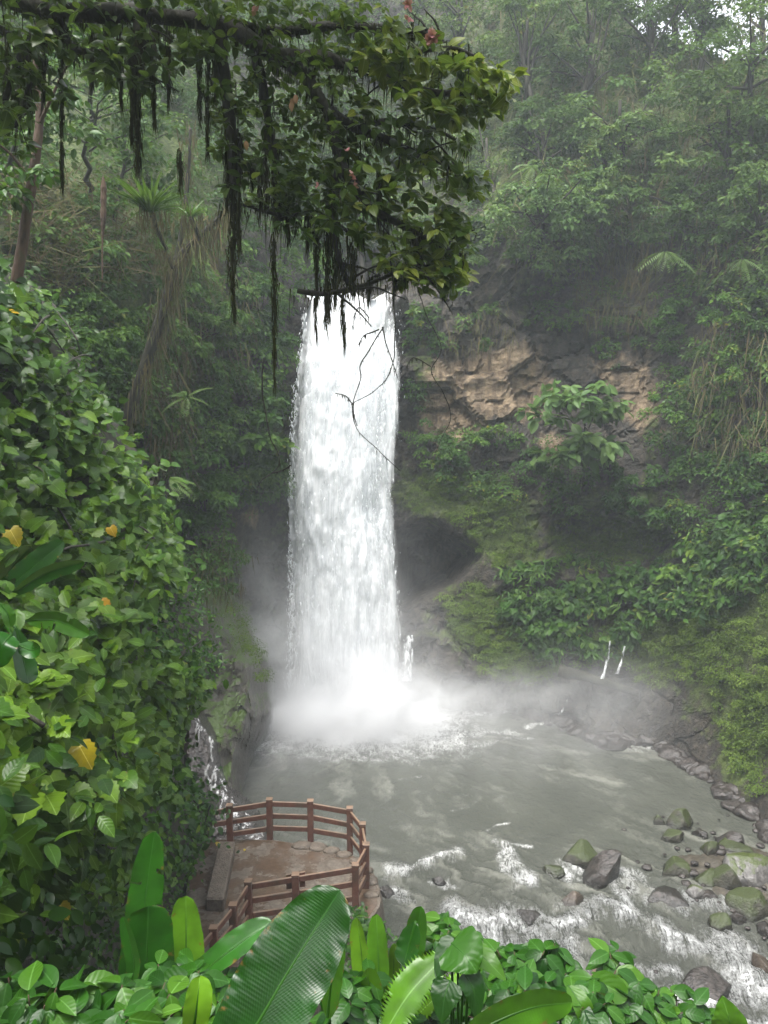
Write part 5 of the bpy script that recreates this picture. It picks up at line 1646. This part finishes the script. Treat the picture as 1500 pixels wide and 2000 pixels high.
strap_plant('heliconia_plant', 'drooping dark leaves hanging at the left edge below the strap leaves', 'heliconia', [
    dict(mid=[(30, 1225, 5.4), (48, 1300, 5.35), (56, 1335, 5.3)], half=20, side_tilt=.4, cup=.2, rnd=.3),
    dict(mid=[(35, 1260, 5.3), (62, 1270, 5.25), (78, 1262, 5.2)], half=16, side_tilt=.3, cup=.2, rnd=.35),
    dict(mid=[(22, 1240, 5.3), (5, 1260, 5.2), (-15, 1300, 5.2)], half=26, side_tilt=-.2, cup=.2, rnd=.3),
    dict(mid=[(0, 1180, 5.3), (15, 1200, 5.3), (20, 1225, 5.3)], half=12, side_tilt=.4, cup=.2, rnd=.6),
], ground=12.75)

# broad single leaves in front
def broad(label, leaves, name='broadleaf_plant'):
    strap_plant(name, label, 'plant', leaves, 'front_leaf', 'broad-leaved plants at the bottom edge', stalk=.008)
HP = [(0, .15), (.08, .75), (.25, 1), (.5, .88), (.8, .42), (1, .02)]
broad('plant with round drooping dark leaves and a paler heart leaf at bottom middle', [
    dict(mid=[(895, 1838, 4.0), (872, 1870, 3.95), (852, 1912, 3.9)], half=27, side_tilt=-.5, cup=.15, rnd=.1, prof=HP),
    dict(mid=[(882, 1842, 4.0), (910, 1868, 3.9), (932, 1900, 3.85)], half=44, side_tilt=.1, cup=.12, rnd=.55, prof=HP),
    dict(mid=[(880, 1915, 3.8), (868, 1950, 3.75), (862, 1998, 3.7)], half=28, side_tilt=-.3, cup=.1, rnd=0.05, prof=HP),
    dict(mid=[(905, 1900, 3.9), (925, 1935, 3.85), (930, 1990, 3.8)], half=26, side_tilt=.6, cup=.2, rnd=.1, prof=HP),
    dict(mid=[(920, 1850, 4.1), (955, 1880, 4.0), (988, 1915, 3.95)], half=20, side_tilt=.4, cup=.2, rnd=.75, prof=HP),
])
broad('lone pale heart-shaped leaf standing at the bottom right corner', [
    dict(mid=[(1432, 2030, 4.2), (1424, 1990, 4.2), (1410, 1945, 4.25)], half=30, side_tilt=.2, cup=.12, rnd=.8, prof=HP),
])
broad('plant with narrow leaves curling at the bottom centre right', [
    dict(mid=[(1110, 1925, 4.4), (1135, 1965, 4.3), (1150, 2010, 4.3)], half=18, side_tilt=.5, cup=.3, rnd=.8),
    dict(mid=[(1160, 1945, 4.6), (1180, 1925, 4.6), (1225, 1950, 4.55)], half=22, side_tilt=.1, cup=.2, rnd=.7),
    dict(mid=[(1200, 1905, 4.8), (1230, 1900, 4.8), (1262, 1930, 4.75)], half=12, side_tilt=.5, cup=.3, rnd=.9),
])

# leafy shrubs along the bottom edge
def front_shrub(label, spots, leaf, n, T=T_BIG, mat='front_leaf', tone=.5, droop=.35, name='front_shrub'):
    c0 = P(*map(float, spots[0][:3]))
    base = np.array([c0[0], c0[1] + .1, slope_z(c0[0], c0[1]) - .1])
    root = thing(name, label, 'shrub', base, 'leafy shrubs along the bottom edge')
    L, S_ = Geo(), Geo()
    for x, y, Y, r in spots:
        c = P(float(x), float(y), float(Y))
        for k in range(max(2, n // 6)):
            # a twig with a whorl of leaves
            d = rand_dirs(1)[0]; d[2] = abs(d[2]) * .6 + .15
            e = c + d * r * (.3 + .75 * RNG.random())
            limb(S_, c + np.array([0, .1, -r * .9]), e, .008, .003, -.02, 6, 5)
            m = 6
            a = RNG.random() * 6.28 + np.arange(m) * 2.4
            ld = np.stack([np.cos(a), np.sin(a), .25 + .25 * RNG.normal(size=m)], -1)
            off = np.linspace(0, -.06, m)[:, None] * UP
            L.leaves(T, e + off + ld * .015, UP * 1.0 + ld * .25 + np.array([0, -.35, 0]) + .3 * RNG.normal(size=(m, 3)), ld - UP * droop, leaf * (.6 + .6 * RNG.random(m)), .9 + .3 * RNG.random(m), np.clip(tone + .22 * RNG.normal(size=m), 0, 1))
    limb(S_, base, c0, .02, .01, 0, 6, 6)
    L.build('foliage', MATS[mat], root, smooth=True); S_.build('stems', MATS['red_bark'], root, smooth=True)
front_shrub('leafy shrub with drooping pointed leaves before the round dark boulder', [(1010, 1915, 4.6, .3), (1060, 1905, 4.7, .28), (1000, 1960, 4.3, .25)], .15, 60, tone=.45)
front_shrub('leafy shrub in front of the broken pinkish stump', [(1160, 1950, 4.6, .28), (1215, 1925, 4.8, .25), (1120, 1980, 4.3, .22)], .14, 54, tone=.4)
front_shrub('low leafy shrub at the bottom edge toward the lower right', [(1280, 1985, 4.6, .25), (1330, 1995, 4.7, .2), (1240, 1975, 4.7, .2)], .13, 54, tone=.5)
front_shrub('pale leafy shrub at the bottom edge, left of the huge banana leaf', [(330, 1955, 3.9, .22), (400, 1930, 4.1, .2), (290, 1990, 3.6, .2), (430, 1985, 3.9, .15)], .16, 42, tone=.5)
front_shrub('pale leafy shrub in the bottom left corner', [(60, 2005, 3.4, .25), (150, 1985, 3.6, .25), (215, 2005, 3.4, .2), (10, 1975, 3.7, .2)], .16, 48, tone=.4)
front_shrub('shadowed leafy shrub under the heliconia cluster at the bottom middle', [(700, 1990, 4.5, .3), (800, 1985, 4.6, .3), (880, 1990, 4.6, .3), (960, 2000, 4.4, .2)], .14, 66, tone=.3)
front_shrub('leafy shrub between the heliconia cluster and the left rapid', [(850, 1850, 5.4, .22), (870, 1820, 5.6, .18), (930, 1880, 5.2, .22), (960, 1900, 5.0, .22)], .13, 48, tone=.5)
front_shrub('small-leaved bush at the platform foot behind the huge banana leaf', [(700, 1800, 16.4, .45), (660, 1850, 15.6, .6), (715, 1850, 15.2, .6), (640, 1900, 14.5, .7), (700, 1910, 14.0, .7), (620, 1840, 16.0, .4)], .13, 140, T_OVAL, 'bank_small_leaf', .4, name='platform_bush')
front_shrub('bush below the platform wall reaching the water edge', [(730, 1830, 15.2, .35), (750, 1870, 14.2, .45), (780, 1900, 13.6, .5)], .14, 110, T_OVAL, 'bank_small_leaf', .45, name='platform_bush')

# ------------------------------------------------------------------ the overhanging mossy tree
def overhang():
    Yt = 9.0
    root_p = np.array([-8.0, 8.6, 13.2])
    root = thing('overhanging_tree', 'big dark tree hanging over the view from the top left, draped in moss', 'tree', root_p)
    B = Geo(); paths = []
    def br(pts, r0, r1, k=24):
        q = path_pts(pts, k)
        q = q + .05 * np.stack([fbm(q * 1.3 + s, 3) for s in (1, 8, 15)], -1)
        B.tube(q, np.linspace(r0, r1, k), 8, wob=.45); paths.append(q)
        return q
    # trunk off to the left, leaning in
    tq = np.array([root_p, root_p + [.3, .1, 2.2], root_p + [.9, .2, 4.4], P(-250., -150., 8.9)])
    T_ = Geo(); T_.tube(tq, [.42, .36, .3, .24], 14, wob=.3); T_.build('trunk', MATS['mossy_bark'], root, smooth=True)
    br([(-250, -150, 8.9), (-60, -40, 9), (100, 20, 9), (280, 25, 9), (430, 50, 9), (540, 110, 9), (610, 160, 9)], .095, .07)
    br([(540, 110, 9), (640, 120, 9), (740, 150, 8.9), (850, 185, 8.8), (960, 178, 8.7)], .085, .02)
    br([(600, 160, 9), (640, 220, 9), (700, 255, 9), (790, 290, 9), (890, 335, 8.9)], .08, .018)
    br([(640, 220, 9), (665, 320, 9), (720, 400, 9), (800, 450, 9), (900, 500, 8.9)], .07, .018)
    br([(430, 50, 9), (560, 60, 9.1), (700, 50, 9.2), (820, 60, 9.1), (900, 110, 9)], .07, .018)
    br([(430, 50, 9), (440, 160, 9), (452, 270, 9), (456, 360, 9)], .075, .045)
    br([(500, 90, 9), (520, 220, 9.1), (535, 330, 9.1), (545, 430, 9)], .06, .03)
    br([(665, 320, 9), (640, 400, 9), (655, 480, 9), (680, 560, 9)], .05, .025)
    br([(790, 520, 8.9), (740, 548, 8.9), (690, 565, 8.9), (630, 575, 8.9), (582, 570, 8.9)], .02, .03)
    br([(800, 450, 9), (820, 500, 9), (790, 530, 8.9)], .03, .018)
    br([(540, 420, 9), (480, 400, 9.1), (440, 395, 9.2)], .02, .012)
    br([(545, 430, 9), (620, 415, 9), (700, 470, 9)], .022, .012)
    br([(100, 20, 9), (120, 60, 9), (60, 80, 9), (10, 200, 9)], .05, .03)
    br([(120, 60, 9), (160, 100, 9), (250, 90, 9)], .04, .03)
    br([(-20, 40, 8.8), (40, 90, 8.8), (60, 160, 8.9), (30, 250, 9)], .04, .02)
    br([(280, 25, 9), (270, 100, 9), (265, 180, 9)], .09, .05)
    br([(700, 255, 9), (760, 240, 9.3), (860, 260, 9.4), (920, 300, 9.4)], .04, .012)
    br([(740, 150, 8.9), (800, 110, 8.8), (880, 95, 8.7), (930, 110, 8.6)], .035, .012)
    n_main = len(paths)
    for q0 in paths[1:5] + paths[7:10] + paths[15:17]:
        for _ in range(4):
            i = RNG.integers(5, len(q0) - 2)
            a = q0[i]
            d = norm(np.array([.7, -.1, .15]) + .75 * RNG.normal(size=3) * np.array([1, .7, .9]))
            ln = .25 + .4 * RNG.random()
            t = np.linspace(0, 1, 12)[:, None]
            q = a + d * ln * t - UP * .25 * ln * t ** 2 + .06 * np.stack([fbm((a + d * ln * t) * 2.5 + s, 2) for s in (2, 6, 11)], -1)
            B.tube(q, np.linspace(.016, .005, 12), 6, wob=.4); paths.append(q)
    B.build('branches', MATS['mossy_bark'], root, smooth=True)
    # moss fringe under all branches
    H = Geo()
    for k, q in enumerate(paths):
        ln = np.linalg.norm(np.diff(q, axis=0), axis=1).sum()
        if k < n_main: hair_on(H, q, int(95 * ln) + 24, (.05, .42), .016, .05)
        else: hair_on(H, q, 14, (.04, .14), .012, .02)
    H.build('moss_fringe', MATS['moss_hair'], root)
    # hanging strands
    for x, y0, y1, wd in [(120, 90, 365, 7), (268, 60, 330, 17), (258, 60, 270, 10), (178, 60, 165, 9), (455, 200, 610, 15), (468, 260, 480, 9), (443, 200, 390, 10), (535, 330, 745, 8), (350, 290, 368, 6), (492, 300, 365, 9), (507, 320, 412, 8), (602, 400, 480, 9), (618, 420, 585, 9), (640, 430, 615, 12), (655, 430, 590, 10), (672, 560, 672, 7), (636, 570, 640, 4), (615, 575, 655, 3), (690, 480, 565, 12), (720, 540, 580, 8), (58, 60, 250, 6), (15, 60, 200, 6), (85, 30, 190, 7), (300, 60, 240, 8), (330, 60, 200, 7), (390, 80, 240, 8), (405, 120, 300, 8), (420, 60, 180, 10), (520, 250, 400, 7), (565, 400, 470, 6), (770, 540, 590, 5), (668, 255, 330, 8), (700, 300, 380, 9), (740, 330, 400, 7), (210, 40, 130, 8), (235, 50, 200, 8)]:
        M_ = Geo()
        k = 14
        yy = np.linspace(y0, y1, k)
        jx = 5 * fbm(np.stack([np.full(k, x * .37), yy / 60, np.zeros(k)], -1), 2)
        q = P(x + jx, yy, np.full(k, 9.0) + .15 * math.sin(x))
        mp = m_per_px(9.0)
        prof = np.interp(np.linspace(0, 1, k), [0, .2, .7, 1], [.8, 1, .7, .15]) * (1 + .5 * fbm(q * 5, 2))
        M_.tube(q, wd * mp * .13 * prof, 6, wob=.5)
        n = int((y1 - y0) * wd * .13) + 20
        i = (RNG.random(n) * (k - 1)); i0 = i.astype(int); f = (i - i0)[:, None]
        pos = q[i0] * (1 - f) + q[np.minimum(i0 + 1, k - 1)] * f
        pos = pos + RNG.normal(size=(n, 3)) * (wd * mp * .42 * prof[i0])[:, None] * np.array([1, 1, .2])
        ln = .06 + .2 * RNG.random(n) ** 2
        M_.leaves(T_HAIR, pos, np.stack([RNG.normal(size=n), -1 + .5 * RNG.normal(size=n), np.zeros(n)], -1), -UP + .13 * RNG.normal(size=(n, 3)), ln, .013 / ln)
        M_.build('moss_strand', MATS['moss_hair'], root)
    # foliage: whorls of oval leaves
    L = Geo()
    def whorls(poly, n, size, Y=(8.5, 9.5), m=6, tone=.45, T=T_BIG, up=.7):
        q = in_poly(poly, n)
        c = P(q[:, 0], q[:, 1], Y[0] + (Y[1] - Y[0]) * RNG.random(n))
        for k in range(n):
            ax = norm(np.array([.55, -.25, .55]) + .6 * RNG.normal(size=3))
            a = RNG.random() * 6.28 + np.arange(m) * 2.4
            b1 = norm(np.cross(ax, [0.2, 1, .1])); b2_ = np.cross(ax, b1)
            ld = np.cos(a)[:, None] * b1 + np.sin(a)[:, None] * b2_ + ax * .55
            s = size * (.55 + .65 * RNG.random(m))
            L.leaves(T, c[k] + ld * .02, UP * up + ax * .5 + .45 * RNG.normal(size=(m, 3)), ld - UP * .3, s, .9 + .3 * RNG.random(m), np.clip(tone + .12 * RNG.normal() + .2 * RNG.normal(size=m), 0, 1))
    whorls([(760, 40), (850, 80), (940, 110), (1005, 150), (1012, 195), (960, 225), (900, 235), (820, 230), (760, 180), (700, 90)], 115, .165, (8.2, 9.2), tone=.92)  # high tone puts the sky light on the tip leaves into their colour
    whorls([(700, 190), (860, 200), (905, 260), (945, 345), (905, 420), (930, 500), (905, 560), (780, 545), (700, 500), (640, 400), (660, 280)], 200, .155, tone=.68)
    whorls([(900, 320), (960, 330), (940, 380), (900, 380)], 14, .14, tone=.6)
    whorls([(740, 480), (900, 490), (935, 520), (880, 570), (800, 560), (730, 530)], 55, .14, tone=.85)
    whorls([(380, 0), (760, 0), (760, 80), (660, 300), (640, 420), (560, 420), (480, 330), (420, 300), (380, 120)], 420, .11, (8.6, 9.8), tone=.55, T=T_BIG)
    whorls([(440, 320), (650, 330), (690, 440), (600, 470), (520, 430), (450, 400)], 80, .13, tone=.5)
    whorls([(0, -40), (420, -40), (420, 120), (300, 180), (180, 150), (60, 240), (0, 260)], 190, .15, (8.4, 9.6), tone=.35)
    whorls([(-60, 120), (70, 120), (60, 300), (-60, 340)], 40, .15, (8.4, 9.4), tone=.4)
    # the crown above the picture that shades all this
    whorls([(-500, -900), (800, -900), (900, -300), (820, -40), (-500, -40)], 420, .3, (6.0, 11.5), m=8, tone=.35)
    L.build('foliage', MATS['tree_leaf'], root, smooth=True)
    for x, y, n, s in ((845, 70, 26, .05), (838, 78, 16, .05), (797, 10, 10, .05), (800, 35, 8, .04), (676, 295, 3, .03), (694, 348, 4, .03), (692, 362, 4, .035), (622, 362, 3, .03), (497, 22, 6, .04), (690, 338, 3, .03)):
        c = P(float(x), float(y), 8.5)
        F_ = Geo()
        F_.leaves(T_OVAL, np.repeat(c[None], n, 0), rand_dirs(n), rand_dirs(n), s * (.9 + .9 * RNG.random(n)), 1.2)
        F_.build('pink_flower', MATS['pink_petal'], root)
    for x, y in ((570, 192), (577, 185), (568, 200), (480, 275), (935, 110), (940, 120)):
        c = P(float(x), float(y), 8.5)
        D_ = Geo()
        D_.leaves(T_BIG, c[None], rand_dirs(1) * .3 + np.array([[0, -1, .2]]), np.array([[.1, 0, -1.0]]), .09)
        D_.build('dead_leaf', MATS['dry_leaf'], root)
overhang()

# thin vines hanging before the fall
def vine(label, strands, r, leaves=()):
    G = Geo()
    for s in strands:
        q = path_pts([(a, b, c) for a, b, c in s], 40)
        q = q + .015 * np.stack([fbm(q * 6 + t, 2) for t in (0, 5, 11)], -1)
        G.tube(q, np.linspace(r, r * .55, 40), 6, wob=.3)
        hair_on(G, q, 16, (.02, .09), .012, .006)
    p = P(*map(float, strands[0][0]))
    tag(G.build('hanging_vine', MATS['mossy_bark'], loc=p, smooth=True), label, 'vine', 'bare vines dangling before the waterfall')
Yv = 8.6
vine('looping bare vine dangling in front of the upper right of the waterfall', [
    [(762, 490, Yv), (770, 590, Yv), (771, 680, Yv), (760, 730, Yv), (730, 765, Yv), (692, 785, Yv)],
    [(748, 640, Yv), (722, 680, Yv), (704, 712, Yv), (703, 740, Yv), (690, 790, Yv), (696, 835, Yv), (740, 880, Yv), (783, 920, Yv)],
    [(690, 790, Yv), (676, 772, Yv), (655, 768, Yv)], [(740, 645, Yv), (712, 655, Yv), (700, 672, Yv)], [(745, 640, Yv), (760, 690, Yv), (775, 730, Yv)], [(722, 620, Yv), (700, 600, Yv), (690, 640, Yv)],
    [(690, 790, Yv), (692, 815, Yv), (698, 832, Yv)]], .0075)
vine('long thin vine hanging in front of the rock right of the waterfall', [[(815, 560, Yv), (835, 620, Yv), (862, 680, Yv), (840, 724, Yv), (868, 770, Yv), (880, 815, Yv), (866, 850, Yv), (850, 885, Yv)], [(840, 715, Yv), (810, 700, Yv), (795, 715, Yv)]], .006)
vine('bare vine with a forked mossy tip hanging left of the waterfall', [[(512, 700, Yv), (514, 780, Yv), (528, 850, Yv), (546, 890, Yv), (540, 915, Yv), (512, 938, Yv), (502, 955, Yv)], [(530, 925, Yv), (552, 918, Yv), (570, 908, Yv)]], .009)
vine('slim pale root trailing down among the leaves at top centre', [[(285, 40, 8.3), (300, 80, 8.3), (312, 120, 8.3), (335, 145, 8.3)]], .004)

# ------------------------------------------------------------------ mist and haze
def volume_box(name, lo, hi, mat):
    lo, hi = np.array(lo, float), np.array(hi, float)
    c = (lo + hi) / 2
    V = np.array([[x, y, z] for x in (lo[0], hi[0]) for y in (lo[1], hi[1]) for z in (lo[2], hi[2])])
    Q = [[0, 1, 3, 2], [4, 6, 7, 5], [0, 4, 5, 1], [2, 3, 7, 6], [0, 2, 6, 4], [1, 5, 7, 3]]
    return mesh(name, V, np.array(Q), mat, loc=c)

m, nt, out = new_mat('haze')
pv = N(nt, "ShaderNodeVolumePrincipled")
pv.inputs['Color'].default_value = (.86, .94, 1, 1)
pv.inputs['Density'].default_value = .0013
pv.inputs['Anisotropy'].default_value = .1
nt.links.new(pv.outputs[0], out.inputs['Volume'])
tag(volume_box('haze', (-60, -20, -4), (70, 110, 75), m), kind='stuff')

def mist():
    m, nt, out = new_mat('mist')
    g = N(nt, "ShaderNodeNewGeometry")
    pos = g.outputs['Position']
    blobs = [(680, 1392, 35.4, 2.9, 1.3, 1.2, 3.2), (680, 1320, 35.6, 2.8, 1.2, 3.0, .6), (900, 1365, 35.4, 3.4, 1.5, 1.0, .24), (520, 1300, 35.8, 1.4, 1.5, 4.0, .26), (640, 1440, 33.6, 3.2, 2.2, .9, .13), (1180, 1370, 34.5, 3.4, 1.8, 1.6, .13), (670, 1120, 36.0, 2.4, .9, 5.0, .06), (540, 1520, 30.5, 1.6, 2.2, 1.2, .05), (1000, 1460, 32, 4.2, 2.8, 1.0, .065)]
    tot = None
    for x, y, Y, a, b, c, d in blobs:
        ctr = P(float(x), float(y), float(Y))
        s = N(nt, "ShaderNodeVectorMath", operation='SUBTRACT'); nt.links.new(pos, s.inputs[0]); s.inputs[1].default_value = ctr
        q = N(nt, "ShaderNodeVectorMath", operation='MULTIPLY'); nt.links.new(s.outputs[0], q.inputs[0]); q.inputs[1].default_value = (1 / a, 1 / b, 1 / c)
        dt = N(nt, "ShaderNodeVectorMath", operation='DOT_PRODUCT'); nt.links.new(q.outputs[0], dt.inputs[0]); nt.links.new(q.outputs[0], dt.inputs[1])
        e = math_n(nt, 'MULTIPLY', math_n(nt, 'EXPONENT', math_n(nt, 'MULTIPLY', dt.outputs['Value'], -1.0)), d)
        tot = e if tot is None else math_n(nt, 'ADD', tot, e)
    nz = noise(nt, .55, 5, pos, .6, .6)
    nz = ramp(nt, [(.32, (.15, .15, .15)), (.72, (1.9, 1.9, 1.9))], nz)
    dens = math_n(nt, 'MULTIPLY', tot, nz)
    pv = N(nt, "ShaderNodeVolumePrincipled")
    pv.inputs['Color'].default_value = (.985, .99, 1, 1)
    pv.inputs['Anisotropy'].default_value = .0
    nt.links.new(dens, pv.inputs['Density'])
    nt.links.new(pv.outputs[0], out.inputs['Volume'])
    tag(volume_box('mist', (-7.5, 27, -.3), (14, 40.5, 12), m), kind='stuff')
mist()
